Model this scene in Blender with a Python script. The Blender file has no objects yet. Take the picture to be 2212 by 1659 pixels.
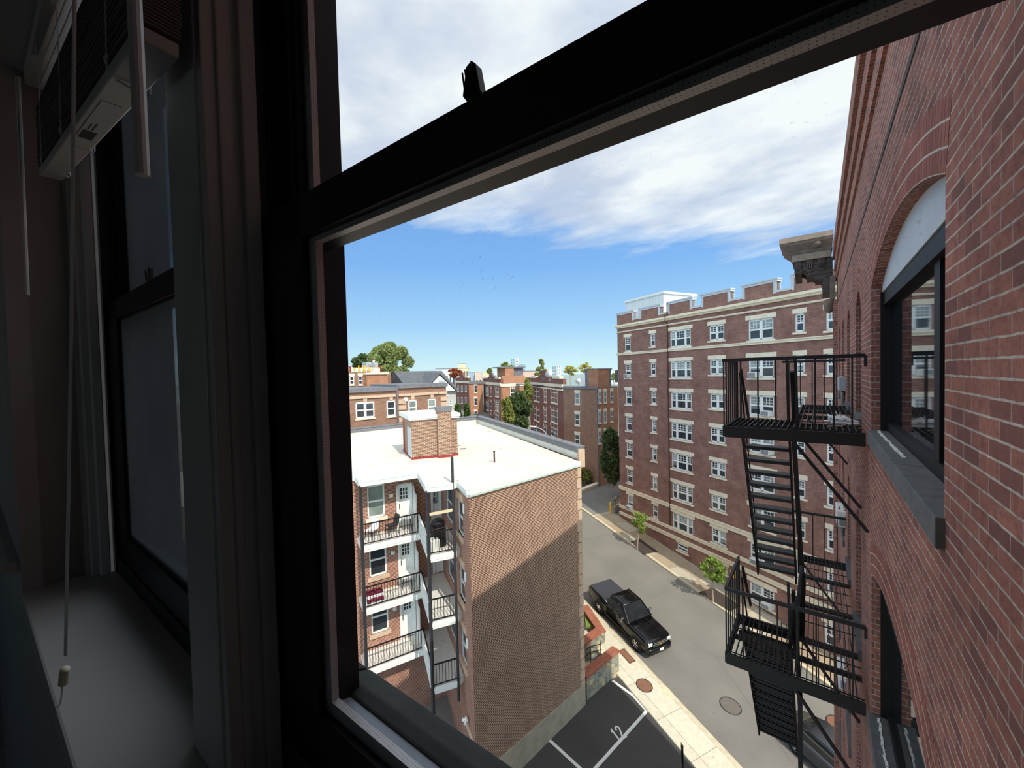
import bpy, math, random
from mathutils import Vector as V, Matrix
random.seed(11)
R = random.random
def U(a, b): return a + (b - a) * random.random()
CZ = 18.0                       # eye height above the world's zero; the numbers below are relative to the eye
COL = bpy.context.scene.collection
# ---------------------------------------------------------------- camera
FPX, CX, CY = 850.0, 1106.0, 829.5
YAW, PITCH, ROLL = math.radians(37.9), math.radians(-1.45), math.radians(-1.366)
def _rz(v):
    c, s = math.cos(YAW), math.sin(YAW)
    return V((c * v[0] - s * v[1], s * v[0] + c * v[1], v[2]))
_u0 = V((0, -math.sin(PITCH), math.cos(PITCH))); _r0 = V((1, 0, 0))
CR = _rz(_r0 * math.cos(ROLL) + _u0 * math.sin(ROLL))
CU = _rz(_u0 * math.cos(ROLL) - _r0 * math.sin(ROLL))
CF = _rz(V((0, math.cos(PITCH), math.sin(PITCH))))
def ray(x, y): return CR * ((x - CX) / FPX) - CU * ((y - CY) / FPX) + CF
def atz(x, y, z): d = ray(x, y); return d * (z / d.z)                 # point at a height
def pl(x, y, q, n): d = ray(x, y); return d * (q.dot(n) / d.dot(n))   # point on a plane
def hz(az): a = math.radians(az) - YAW; return V((math.sin(a), math.cos(a), 0))
DB = hz(-25.0); NB = V((-DB.y, DB.x, 0)); SL = .12                    # street direction, away from the eye; its left
_p = atz(1267, 1520, -17.5); GA = -17.5 - SL * _p.dot(DB)
def gz(P, h=0): return GA + SL * (P.x * DB.x + P.y * DB.y) + h
def gp(x, y, h=0):
    d = ray(x, y); return d * ((GA + h) / (d.z - SL * d.dot(DB)))
def tn(t, n, h=0):                                                    # street coordinates to a point on the ground
    P = DB * t + NB * n; P.z = GA + SL * t + h; return P
Z = V((0, 0, 1))
cam = bpy.data.cameras.new('camera'); co = bpy.data.objects.new('camera', cam); COL.objects.link(co)
cam.sensor_fit = 'HORIZONTAL'; cam.sensor_width = 36; cam.lens = FPX / 2212 * 36; cam.clip_start = .01; cam.clip_end = 9000
m = Matrix((CR, CU, -CF)).transposed().to_4x4(); m.translation = (0, 0, CZ); co.matrix_world = m
bpy.context.scene.camera = co
# ---------------------------------------------------------------- mesh builder
class MB:
    def __init__(s): s.v = []; s.f = []; s.m = []; s.c = {}
    def face(s, pts, m=0, uv=None):
        if uv: s.c[len(s.f)] = uv
        i = len(s.v); s.v += [V(p) for p in pts]; s.f.append(list(range(i, i + len(pts)))); s.m.append(m)
    def box(s, o, a, b, c, m=0):
        o, a, b, c = V(o), V(a), V(b), V(c)
        if a.cross(b).dot(c) < 0: a, b = b, a
        i = len(s.v); s.v += [o, o + a, o + a + b, o + b, o + c, o + a + c, o + a + b + c, o + b + c]
        for q in ((3, 2, 1, 0), (4, 5, 6, 7), (0, 1, 5, 4), (1, 2, 6, 5), (2, 3, 7, 6), (3, 0, 4, 7)):
            s.f.append([i + k for k in q]); s.m.append(m)
    def cb(s, c, x, y, z, ax=V((1, 0, 0)), m=0):                      # box centred on c, length x along ax
        ax = V(ax).normalized(); ay = Z.cross(ax).normalized(); az = ax.cross(ay)
        s.box(V(c) - ax * (x / 2) - ay * (y / 2) - az * (z / 2), ax * x, ay * y, az * z, m)
    def bar(s, p, q, w, h, m=0, up=Z):
        p, q = V(p), V(q); d = q - p
        a = d.cross(up)
        if a.length < 1e-6: a = d.cross(V((1, 0, 0)))
        a.normalize(); b = a.cross(d).normalized()
        s.box(p - a * (w / 2) - b * (h / 2), d, a * w, b * h, m)
    def prism(s, pts, e, m=0, mt=None):
        pts = [V(p) for p in pts]; e = V(e); n = len(pts)
        nn = sum(((pts[i]).cross(pts[(i + 1) % n]) for i in range(n)), V((0, 0, 0)))
        if nn.dot(e) < 0: pts = pts[::-1]
        i = len(s.v); s.v += pts + [p + e for p in pts]
        s.f.append([i + k for k in range(n)][::-1]); s.m.append(m)
        s.f.append([i + n + k for k in range(n)]); s.m.append(m if mt is None else mt)
        for k in range(n):
            s.f.append([i + k, i + (k + 1) % n, i + n + (k + 1) % n, i + n + k]); s.m.append(m)
    def tube(s, pts, r, n=6, m=0, cap=True):
        pts = [V(p) for p in pts]; rs = r if isinstance(r, (list, tuple)) else [r] * len(pts); base = len(s.v)
        for k, p in enumerate(pts):
            d = (pts[min(k + 1, len(pts) - 1)] - pts[max(k - 1, 0)])
            if d.length < 1e-9: d = Z.copy()
            d.normalize(); a = d.cross(V((.13, .21, .97)))
            if a.length < .05: a = d.cross(V((1, 0, 0)))
            a.normalize(); b = d.cross(a)
            for j in range(n):
                t = 2 * math.pi * j / n; s.v.append(p + a * (math.cos(t) * rs[k]) + b * (math.sin(t) * rs[k]))
        for k in range(len(pts) - 1):
            for j in range(n):
                A = base + k * n + j; B = base + k * n + (j + 1) % n
                s.f.append([A, B, B + n, A + n]); s.m.append(m)
        if cap:
            s.f.append([base + j for j in range(n)][::-1]); s.m.append(m)
            s.f.append([base + (len(pts) - 1) * n + j for j in range(n)]); s.m.append(m)
    def loft(s, rings, m=0, cap=True):
        n = len(rings[0]); base = len(s.v)
        for r in rings: s.v += [V(p) for p in r]
        for k in range(len(rings) - 1):
            for j in range(n):
                A = base + k * n + j; B = base + k * n + (j + 1) % n
                s.f.append([A, B, B + n, A + n]); s.m.append(m)
        if cap:
            s.f.append([base + j for j in range(n)][::-1]); s.m.append(m)
            s.f.append([base + (len(rings) - 1) * n + j for j in range(n)]); s.m.append(m)
    def disc(s, c, ax, r, h, n=20, m=0):
        s.tube([V(c), V(c) + V(ax).normalized() * h], r, n, m)
    def leaf(s, c, sz, m=0):
        a = V((U(-1, 1), U(-1, 1), U(-1, 1))).normalized(); b = a.cross(V((U(-1, 1), U(-1, 1), U(-1, 1)))).normalized()
        s.face([c - a * sz, c - b * sz * .5, c + a * sz, c + b * sz * .5], m)
    def build(s, name, mats, parent=None, smooth=False, bevel=0, loc=None):
        base = V(parent['_o']) if parent else (V(loc) if loc is not None else V((0, 0, 0)))
        w = [p + V((0, 0, CZ)) for p in s.v]; me = bpy.data.meshes.new(name)
        me.from_pydata([tuple(p - base) for p in w], [], s.f); me.update()
        for x in (mats if isinstance(mats, (list, tuple)) else [mats]): me.materials.append(x)
        uv = me.uv_layers.new(name='UVMap').data
        for p, mi in zip(me.polygons, s.m):
            p.material_index = mi; p.use_smooth = smooth; n = p.normal
            if p.index in s.c:
                for li, q in zip(p.loop_indices, s.c[p.index]): uv[li].uv = q
            elif abs(n.z) < .75:
                t = V((-n.y, n.x, 0)).normalized()
                for li in p.loop_indices:
                    q = w[me.loops[li].vertex_index]; uv[li].uv = (q.dot(t), q.z / max(.3, math.sqrt(1 - n.z * n.z)))
            else:
                for li in p.loop_indices:
                    q = w[me.loops[li].vertex_index]; uv[li].uv = (q.x, q.y)
        o = bpy.data.objects.new(name, me); COL.objects.link(o)
        if parent: o.parent = parent; o['_o'] = parent['_o']
        else: o.location = base; o['_o'] = tuple(base)
        if bevel:
            b = o.modifiers.new('bevel', 'BEVEL'); b.width = bevel; b.segments = 2; b.limit_method = 'ANGLE'; b.harden_normals = False
        return o
def thing(name, label, cat, at, group=None):
    o = bpy.data.objects.new(name, None); o.empty_display_size = .1; COL.objects.link(o)
    p = V(at) + V((0, 0, CZ)); o.location = p; o['_o'] = tuple(p); o['label'] = label; o['category'] = cat
    if group: o['group'] = group
    return o
def tag(o, label, cat, group=None):
    o['label'] = label; o['category'] = cat
    if group: o['group'] = group
    return o
def struct(name, mb, mat, **k):
    o = mb.build(name, mat, **k); o['kind'] = 'structure'; return o
# ---------------------------------------------------------------- materials
def lin(c): c /= 255; return c / 12.92 if c <= .04045 else ((c + .055) / 1.055) ** 2.4
def rgb(r, g, b): return (lin(r), lin(g), lin(b), 1)
class NT:
    def __init__(s, name):
        s.mat = bpy.data.materials.new(name); s.mat.use_nodes = True; s.t = s.mat.node_tree; s.t.nodes.clear()
        s.out = s.n('ShaderNodeOutputMaterial')
    def n(s, ty, **k):
        x = s.t.nodes.new(ty)
        for a, b in k.items(): setattr(x, a, b)
        return x
    def l(s, a, b): s.t.links.new(a, b)
    def ramp(s, fac, stops):
        r = s.n('ShaderNodeValToRGB'); e = r.color_ramp.elements
        e[0].position, e[0].color = stops[0]; e[1].position, e[1].color = stops[-1]
        for p, c in stops[1:-1]: q = e.new(p); q.color = c
        s.l(fac, r.inputs[0]); return r.outputs[0]
    def noise(s, sc, vec=None, det=3, rough=.55):
        x = s.n('ShaderNodeTexNoise'); x.inputs['Scale'].default_value = sc; x.inputs['Detail'].default_value = det; x.inputs['Roughness'].default_value = rough
        if vec is not None: s.l(vec, x.inputs['Vector'])
        return x
    def mix(s, a, b, f, mode='MIX'):
        x = s.n('ShaderNodeMix', data_type='RGBA', blend_type=mode)
        for i, v in ((0, f), (6, a), (7, b)):
            if hasattr(v, 'is_output'): s.l(v, x.inputs[i])
            else: x.inputs[i].default_value = v
        return x.outputs[2]
    def math(s, op, a, b=0.):
        x = s.n('ShaderNodeMath', operation=op)
        for i, v in ((0, a), (1, b)):
            if hasattr(v, 'is_output'): s.l(v, x.inputs[i])
            else: x.inputs[i].default_value = v
        return x.outputs[0]
    def bsdf(s, col, rough=.8, metal=0, spec=.4, bump=None, bd=.01, bs=.5, **k):
        p = s.n('ShaderNodeBsdfPrincipled')
        if hasattr(col, 'is_output'): s.l(col, p.inputs['Base Color'])
        else: p.inputs['Base Color'].default_value = col
        if hasattr(rough, 'is_output'): s.l(rough, p.inputs['Roughness'])
        else: p.inputs['Roughness'].default_value = rough
        p.inputs['Metallic'].default_value = metal; p.inputs['Specular IOR Level'].default_value = spec
        for a, b in k.items(): p.inputs[a.replace('_', ' ')].default_value = b
        if bump is not None:
            b = s.n('ShaderNodeBump'); b.inputs['Distance'].default_value = bd; b.inputs['Strength'].default_value = bs
            s.l(bump, b.inputs['Height']); s.l(b.outputs[0], p.inputs['Normal'])
        s.l(p.outputs[0], s.out.inputs[0]); return p
def uvn(t): return t.n('ShaderNodeTexCoord').outputs['UV']
def objc(t): return t.n('ShaderNodeTexCoord').outputs['Object']
def plain(name, c, rough=.7, var=.12, sc=6, metal=0, spec=.4, bump=0):
    t = NT(name); nz = t.noise(sc, objc(t), 4)
    d = tuple(max(0, x * (1 - var)) for x in c[:3]) + (1,); e = tuple(min(1, x * (1 + var)) for x in c[:3]) + (1,)
    t.bsdf(t.ramp(nz.outputs[0], [(.3, d), (.7, e)]), rough, metal, spec, bump=nz.outputs[0] if bump else None, bd=bump or .01); return t.mat
def brick(name, c1, c2, mortar, row=.0677, w=.213, ms=.008, stain=.25, wob=0., bump=.006, dark=None, smooth=.1, bias=0., head=.5, rough=0):
    t = NT(name); u = uvn(t)
    if wob:
        nz = t.noise(11, u, 6, .72); s = t.n('ShaderNodeVectorMath', operation='SCALE'); s.inputs[3].default_value = wob
        c = t.n('ShaderNodeVectorMath', operation='SUBTRACT'); c.inputs[1].default_value = (.5, .5, .5); t.l(nz.outputs['Color'], c.inputs[0]); t.l(c.outputs[0], s.inputs[0])
        a = t.n('ShaderNodeVectorMath', operation='ADD'); t.l(u, a.inputs[0]); t.l(s.outputs[0], a.inputs[1]); u = a.outputs[0]
    b = t.n('ShaderNodeTexBrick'); t.l(u, b.inputs['Vector'])
    b.inputs['Color1'].default_value = c1; b.inputs['Color2'].default_value = c2; b.inputs['Mortar'].default_value = tuple(x * (1 - head) + y * head for x, y in zip(c2, mortar))
    b.inputs['Scale'].default_value = 1; b.inputs['Mortar Size'].default_value = ms; b.inputs['Mortar Smooth'].default_value = smooth
    b.inputs['Brick Width'].default_value = w; b.inputs['Row Height'].default_value = row; b.inputs['Bias'].default_value = bias
    sp = t.n('ShaderNodeSeparateXYZ'); t.l(u, sp.inputs[0]); pp = t.math('PINGPONG', sp.outputs[1], row / 2)
    bed = t.ramp(t.math('DIVIDE', pp, row / 2), [(2 * ms / row * .75, (1, 1, 1, 1)), (2 * ms / row * 1.15, (0, 0, 0, 1))])
    if rough: bn = t.noise(7, uvn(t), 4, .7); bed = t.math('MULTIPLY', bed, t.ramp(bn.outputs[0], [(.36, (.25, .25, .25, 1)), (.56, (1, 1, 1, 1))]))
    col = t.mix(b.outputs[0], mortar, bed)
    if rough: b8 = t.noise(16, uvn(t), 5, .75); col = t.mix(col, t.ramp(b8.outputs[0], [(.32, (.68, .66, .66, 1)), (.5, (1, 1, 1, 1)), (.7, (1.2, 1.18, 1.16, 1))]), 1., 'MULTIPLY')
    n2 = t.noise(1.1, uvn(t), 5, .6); col = t.mix(col, t.ramp(n2.outputs[0], [(.3, (1 - stain,) * 3 + (1,)), (.7, (1 + stain * .4,) * 3 + (1,))]), 1., 'MULTIPLY')
    n3 = t.noise(45, uvn(t), 4, .7); col = t.mix(col, t.ramp(n3.outputs[0], [(.3, (.82, .82, .82, 1)), (.7, (1.12, 1.12, 1.12, 1))]), .8, 'MULTIPLY')
    if dark is not None:                                             # scattered over-burnt bricks
        v = t.n('ShaderNodeTexBrick'); t.l(u, v.inputs['Vector'])
        for k, x in (('Color1', (0, 0, 0, 1)), ('Color2', (1, 1, 1, 1)), ('Mortar', (0, 0, 0, 1))): v.inputs[k].default_value = x
        v.inputs['Scale'].default_value = 1; v.inputs['Mortar Size'].default_value = ms; v.inputs['Brick Width'].default_value = w; v.inputs['Row Height'].default_value = row
        f = t.ramp(v.outputs[0], [(.74, (0, 0, 0, 1)), (.95, (.55, .55, .55, 1))]); col = t.mix(col, dark, t.math('MULTIPLY', f, t.math('SUBTRACT', 1., bed)))
    inv = t.math('SUBTRACT', 1., b.outputs['Fac'])
    t.bsdf(col, .9, 0, .2, bump=inv, bd=bump, bs=.8); return t.mat
M = {}
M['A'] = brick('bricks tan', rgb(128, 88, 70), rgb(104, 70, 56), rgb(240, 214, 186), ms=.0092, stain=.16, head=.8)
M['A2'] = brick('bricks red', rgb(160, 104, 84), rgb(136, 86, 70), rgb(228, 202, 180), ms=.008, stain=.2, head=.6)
M['Br'] = brick('bricks maroon', rgb(158, 112, 98), rgb(132, 92, 82), rgb(196, 168, 154), ms=.0062, stain=.32, head=.5)
M['W'] = brick('bricks wing', rgb(172, 114, 99), rgb(146, 95, 85), rgb(206, 194, 180), row=.0685, w=.2, ms=.0048, stain=.34, wob=.014, dark=rgb(112, 80, 74), bump=.012, bias=-.1, head=.45, rough=1)
M['far'] = brick('bricks brown', rgb(156, 112, 92), rgb(130, 92, 76), rgb(206, 176, 150), ms=.008, stain=.2)
M['farO'] = brick('bricks orange', rgb(190, 130, 96), rgb(164, 108, 80), rgb(218, 180, 150), ms=.008, stain=.2)
M['farR'] = brick('bricks dark red', rgb(146, 92, 80), rgb(122, 78, 68), rgb(172, 134, 120), ms=.006, stain=.2)
M['cream'] = plain('limestone', rgb(238, 224, 198), .8, .1, 3)
M['tan'] = plain('sandstone', rgb(206, 178, 152), .85, .14, 5)
M['conc'] = plain('concrete wall', rgb(176, 166, 144), .9, .15, 2.5, bump=.01)
M['white'] = plain('white paint', rgb(238, 238, 232), .5, .04, 3)
M['winw'] = plain('white window paint', rgb(240, 240, 234), .45, .03, 3)
M['copp'] = plain('verdigris edge', rgb(196, 216, 204), .7, .2, 6)
M['lead'] = plain('grey coping', rgb(118, 118, 122), .6, .2, 4)
M['tar'] = plain('grey roof felt', rgb(128, 130, 134), .85, .15, 2)
M['iron'] = plain('black iron', rgb(28, 27, 29), .5, .25, 14, spec=.4)
M['iron2'] = plain('charcoal metal', rgb(52, 54, 58), .55, .2, 9)
M['rust'] = plain('rust edge', rgb(84, 52, 40), .8, .3, 30)
M['deck'] = plain('painted deck boards', rgb(226, 224, 216), .7, .08, 5)
M['wood'] = plain('pale timber', rgb(222, 206, 172), .7, .1, 5)
M['redp'] = plain('red oxide paint', rgb(150, 52, 48), .6, .1, 5)
M['slatew'] = plain('dark weathered stone', rgb(64, 66, 62), .85, .3, 10, bump=.004)
M['slate'] = plain('grey stone', rgb(98, 98, 98), .8, .2, 12, bump=.004)
M['brown'] = plain('brownstone', rgb(122, 108, 98), .85, .25, 7)
M['brownl'] = plain('brownstone light', rgb(150, 132, 116), .85, .2, 5)
M['brownd'] = plain('dark brownstone', rgb(84, 74, 70), .9, .3, 9)  # darker stone tone for brackets, frieze and groove band
M['board'] = plain('pale grey board', rgb(196, 200, 204), .6, .05, 4)
M['steel'] = plain('galvanised grey', rgb(170, 174, 178), .5, .08, 6)
M['acw'] = plain('appliance white', rgb(226, 226, 222), .5, .05, 8)
M['grill'] = plain('appliance grille', rgb(150, 150, 150), .6, .1, 30)
M['blackp'] = plain('black paint satin', rgb(30, 29, 30), .6, .2, 20, spec=.25)
M['sash'] = plain('black sash paint', rgb(26, 28, 36), .45, .25, 18, spec=.45)
M['slat_shade'] = plain('shade-toned blind slats', rgb(112, 106, 100), .6, .08, 8)  # slat colour darkened to carry the shade on the drawn-up stack
M['alu'] = plain('grey aluminium', rgb(150, 154, 160), .45, .08, 9)
M['paint'] = plain('off-white gloss paint', rgb(206, 203, 200), .45, .06, 3, spec=.4)
M['paintd'] = plain('dull wall paint', rgb(190, 186, 180), .8, .08, 2)
M['rubber'] = plain('tyre rubber', rgb(22, 22, 22), .85, .1, 20)
M['chrome'] = plain('chrome', rgb(225, 225, 228), .12, .02, 5, metal=1)
M['carb'] = plain('black car paint', rgb(8, 9, 12), .16, .1, 5, spec=.6)
M['tonn'] = plain('charcoal vinyl', rgb(62, 64, 70), .6, .06, 12)
M['plas'] = plain('black plastic', rgb(18, 18, 20), .5, .1, 10)
M['lamp'] = plain('clear lamp lens', rgb(220, 224, 226), .1, .02, 4, spec=.8)
M['redl'] = plain('red lamp lens', rgb(176, 36, 40), .2, .04, 4, spec=.6)
M['amber'] = plain('amber lens', rgb(214, 112, 60), .25, .05, 4)
M['gold'] = plain('gold emblem', rgb(206, 160, 70), .3, .05, 4, metal=.6)
M['yel'] = plain('yellow paint', rgb(240, 184, 52), .6, .06, 4)
M['paintw'] = plain('road marking paint', rgb(232, 230, 222), .7, .06, 8)
M['bark'] = plain('pale bark', rgb(168, 150, 130), .9, .2, 9)
M['mulch'] = plain('dark mulch', rgb(74, 64, 58), .95, .35, 30, bump=.02)
M['grass'] = plain('grass', rgb(120, 140, 66), .95, .3, 20)
M['shoe'] = plain('white shoe mesh', rgb(234, 234, 232), .75, .06, 40)
M['shoeg'] = plain('grey shoe trim', rgb(150, 152, 156), .7, .06, 30)
M['sole'] = plain('white rubber', rgb(240, 240, 238), .55, .03, 10)
M['cloth'] = plain('maroon cloth', rgb(122, 34, 62), .9, .15, 20)
M['glassd'] = None
def foliage(name, a, b):
    t = NT(name); nz = t.noise(3.5, objc(t), 2); r = t.ramp(nz.outputs[0], [(.3, a), (.7, b)])
    d = t.n('ShaderNodeBsdfDiffuse'); tr = t.n('ShaderNodeBsdfTranslucent'); mx = t.n('ShaderNodeMixShader'); mx.inputs[0].default_value = .3
    t.l(r, d.inputs[0]); t.l(r, tr.inputs[0]); t.l(d.outputs[0], mx.inputs[1]); t.l(tr.outputs[0], mx.inputs[2]); t.l(mx.outputs[0], t.out.inputs[0]); return t.mat
M['leaf'] = foliage('fresh leaves', rgb(104, 132, 58), rgb(160, 176, 92))
M['leafd'] = foliage('dark leaves', rgb(66, 82, 54), rgb(112, 126, 80))
M['leafo'] = foliage('olive leaves', rgb(112, 122, 62), rgb(172, 172, 98))
M['leaff'] = foliage('far tree leaves', rgb(118, 132, 80), rgb(168, 176, 112))
M['leafy'] = foliage('yellowing leaves', rgb(168, 164, 70), rgb(206, 196, 104))
M['leafr'] = foliage('rusty leaves', rgb(150, 86, 60), rgb(196, 120, 84))
M['leafc'] = foliage('conifer needles', rgb(62, 88, 48), rgb(98, 124, 66))
def panes(name, base, rough=.06, spec=.6):
    t = NT(name); nz = t.noise(1.6, objc(t), 2); c = t.ramp(nz.outputs[0], [(.3, tuple(x * .5 for x in base[:3]) + (1,)), (.7, base)]); t.bsdf(c, rough, 0, spec); return t.mat
M['pane'] = panes('dark window glass', rgb(66, 72, 78))
M['panel'] = panes('curtained window glass', rgb(158, 166, 164), .12)
M['paneg'] = panes('blind behind glass', rgb(150, 164, 156), .15)
M['wind'] = panes('windscreen glass', rgb(40, 46, 48), .05, .8)
def asphalt(name, a, b, crack=True):
    t = NT(name); c = objc(t); n1 = t.noise(.35, c, 5, .6); n2 = t.noise(60, c, 3, .7)
    col = t.ramp(n1.outputs[0], [(.3, a), (.7, b)]); col = t.mix(col, t.ramp(n2.outputs[0], [(.3, (.8, .8, .8, 1)), (.7, (1.15, 1.15, 1.15, 1))]), 1., 'MULTIPLY')
    if crack:
        v = t.n('ShaderNodeTexVoronoi', feature='DISTANCE_TO_EDGE'); v.inputs['Scale'].default_value = .16
        nn = t.noise(1.2, c, 3); ad = t.mix(c, nn.outputs['Color'], .12); t.l(ad, v.inputs['Vector'])
        col = t.mix(col, t.ramp(v.outputs[0], [(.0, (.86, .86, .86, 1)), (.005, (1, 1, 1, 1))]), 1., 'MULTIPLY')
    t.bsdf(col, .92, 0, .2); return t.mat
M['road'] = asphalt('worn road asphalt', rgb(124, 121, 114), rgb(138, 134, 126))
M['lot'] = asphalt('fresh black asphalt', rgb(72, 69, 66), rgb(84, 80, 77), False)
M['drive'] = asphalt('driveway asphalt', rgb(116, 114, 110), rgb(140, 137, 130))
def slabs(name, a, b, w=1.9, h=1.5):
    t = NT(name); br = t.n('ShaderNodeTexBrick'); mp = t.n('ShaderNodeMapping'); mp.inputs['Rotation'].default_value = (0, 0, -math.atan2(DB.y, DB.x))
    t.l(uvn(t), mp.inputs[0]); t.l(mp.outputs[0], br.inputs['Vector']); br.offset = 0
    br.inputs['Color1'].default_value = a; br.inputs['Color2'].default_value = b; br.inputs['Mortar'].default_value = tuple(x * .45 for x in a[:3]) + (1,)
    br.inputs['Scale'].default_value = 1; br.inputs['Mortar Size'].default_value = .012; br.inputs['Brick Width'].default_value = w; br.inputs['Row Height'].default_value = h
    n2 = t.noise(4, objc(t), 5, .7); col = t.mix(br.outputs[0], t.ramp(n2.outputs[0], [(.3, (.86, .86, .86, 1)), (.7, (1.08, 1.08, 1.08, 1))]), 1., 'MULTIPLY')
    t.bsdf(col, .9, 0, .2); return t.mat
M['walk'] = slabs('pale concrete slabs', rgb(212, 204, 182), rgb(222, 214, 192), 2.1, 5)
M['walkr'] = slabs('mixed concrete slabs', rgb(190, 182, 164), rgb(168, 146, 120), 2.0, 1.25)
M['kerb'] = plain('granite kerb', rgb(206, 194, 166), .85, .12, 4)
def rubble(name):
    t = NT(name); v = t.n('ShaderNodeTexVoronoi'); v.inputs['Scale'].default_value = 3.2; t.l(objc(t), v.inputs['Vector'])
    e = t.n('ShaderNodeTexVoronoi', feature='DISTANCE_TO_EDGE'); e.inputs['Scale'].default_value = 3.2; t.l(objc(t), e.inputs['Vector'])
    s = t.n('ShaderNodeSeparateColor'); t.l(v.outputs['Color'], s.inputs[0])
    col = t.ramp(s.outputs[0], [(.0, rgb(122, 124, 114)), (.4, rgb(164, 160, 142)), (.75, rgb(146, 148, 138)), (1., rgb(212, 190, 146))])
    col = t.mix(col, t.ramp(e.outputs[0], [(.0, (.4, .4, .4, 1)), (.05, (1, 1, 1, 1))]), 1., 'MULTIPLY')
    t.bsdf(col, .9, 0, .2, bump=e.outputs[0], bd=.05); return t.mat
M['rubble'] = rubble('field stone')
M['roofw'] = brick('white roof membrane', rgb(224, 221, 208), rgb(218, 215, 202), rgb(194, 191, 178), row=.95, w=7, ms=.012, stain=.1, bump=.002, head=1)
M['redcap'] = brick('red brick cap', rgb(178, 108, 84), rgb(160, 92, 72), rgb(204, 164, 140), row=.21, w=.07, ms=.006)
M['shingle'] = brick('grey shingles', rgb(112, 116, 120), rgb(98, 102, 106), rgb(84, 86, 90), row=.15, w=.3, ms=.01, stain=.1)
M['siding'] = brick('grey siding', rgb(206, 208, 202), rgb(198, 200, 194), rgb(160, 162, 158), row=.14, w=6, ms=.008, stain=.05)
M['rib'] = brick('white ribbed metal', rgb(236, 238, 234), rgb(230, 232, 230), rgb(200, 206, 206), row=20, w=.42, ms=.03, stain=.05)
M['oldw'] = brick('weathered grey cladding', rgb(150, 144, 146), rgb(128, 120, 122), rgb(104, 96, 98), row=9, w=.35, ms=.02, stain=.35)
# ---------------------------------------------------------------- facades
class Fac:
    def __init__(s, q, d, n=None):
        s.q = V((q[0], q[1], 0)); s.d = V((d[0], d[1], 0)).normalized(); s.n = V((s.d.y, -s.d.x, 0))
        if n is None:
            if s.n.dot(s.q) > 0: s.n = -s.n
        elif s.n.dot(n) < 0: s.n = -s.n
    def uv(s, x, y, off=0):
        p = pl(x, y, s.q + s.n * off, s.n); return (p - s.q).dot(s.d), p.z
    def P(s, u, z, off=0): p = s.q + s.d * u + s.n * off; p.z = z; return p
    def box(s, mb, u0, u1, z0, z1, o0, o1, m=0):
        mb.box(s.P(u0, z0, o0), s.d * (u1 - u0), s.n * (o1 - o0), Z * (z1 - z0), m)
    def wall(s, mb, u0, u1, z0, z1, holes, depth=.15, m=0):
        us = sorted({u0, u1} | {min(max(h[i], u0), u1) for h in holes for i in (0, 1)}); zs = sorted({z0, z1} | {h[i] for h in holes for i in (2, 3)})
        fl = s.d.cross(Z).dot(s.n) < 0
        def q(a, b, c, d): mb.face([a, b, c, d] if not fl else [d, c, b, a], m)
        for i in range(len(us) - 1):
            k = 0
            while k < len(zs) - 1:
                cu = (us[i] + us[i + 1]) / 2
                def inh(kk): cz = (zs[kk] + zs[kk + 1]) / 2; return any(h[0] < cu < h[1] and h[2] < cz < h[3] for h in holes)
                if inh(k): k += 1; continue
                e = k
                while e + 1 < len(zs) - 1 and not inh(e + 1): e += 1
                q(s.P(us[i], zs[k]), s.P(us[i + 1], zs[k]), s.P(us[i + 1], zs[e + 1]), s.P(us[i], zs[e + 1])); k = e + 1
        for a, b, c, d in [h[:4] for h in holes]:
            P = s.P; e = -depth
            q(P(a, c), P(a, d), P(a, d, e), P(a, c, e)); q(P(b, d), P(b, c), P(b, c, e), P(b, d, e))
            q(P(a, d), P(b, d), P(b, d, e), P(a, d, e)); q(P(b, c), P(a, c), P(a, c, e), P(b, c, e))
def window(par, f, h, lights=(1,), mun=(0, 0), dep=.1, fr=.06, mf=None, mp=None, meet=True, shade=0, name='window'):
    """a white frame with one double-hung sash pair per light; its glass is a sub-part"""
    u0, u1, z0, z1 = h; mb = MB(); pn = MB(); o = -dep; t = .05
    B = lambda a, b, c, d, oo=0., tt=t: f.box(mb, a, b, c, d, o + oo - tt, o + oo)
    B(u0, u1, z1 - fr, z1); B(u0, u1, z0, z0 + fr); tot = sum(lights); x = u0; w = u1 - u0
    for i, l in enumerate(lights):
        a, b = x, x + w * l / tot; x = b; e = fr * .8
        B(a, a + e, z0, z1); B(b - e, b, z0, z1); zm = (z0 + z1) / 2
        if meet: B(a, b, zm - fr * .45, zm + fr * .45, .012)
        nx, ny = mun
        for k in range(1, nx): c = a + e + (b - a - 2 * e) * k / nx; B(c - .012, c + .012, zm if meet else z0, z1, -.01, .03)
        for k in range(1, ny): c = zm + (z1 - fr - zm) * k / ny; B(a, b, c - .012, c + .012, -.01, .03)
        f.box(pn, a + e * .5, b - e * .5, z0 + fr * .5, z1 - fr * .5, *((o - .06, o - .035) if dep > 0 else (-.01, .008)))
        if shade and R() < shade: f.box(pn, a + e, b - e, zm - U(-.1, .4), z1 - fr, *((o - .035, o - .031) if dep > 0 else (.008, .01)), 1)
    w = mb.build(name, mf or M['winw'], par); pn.build('pane', [mp or M['pane'], M['panel']], w); return w
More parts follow.
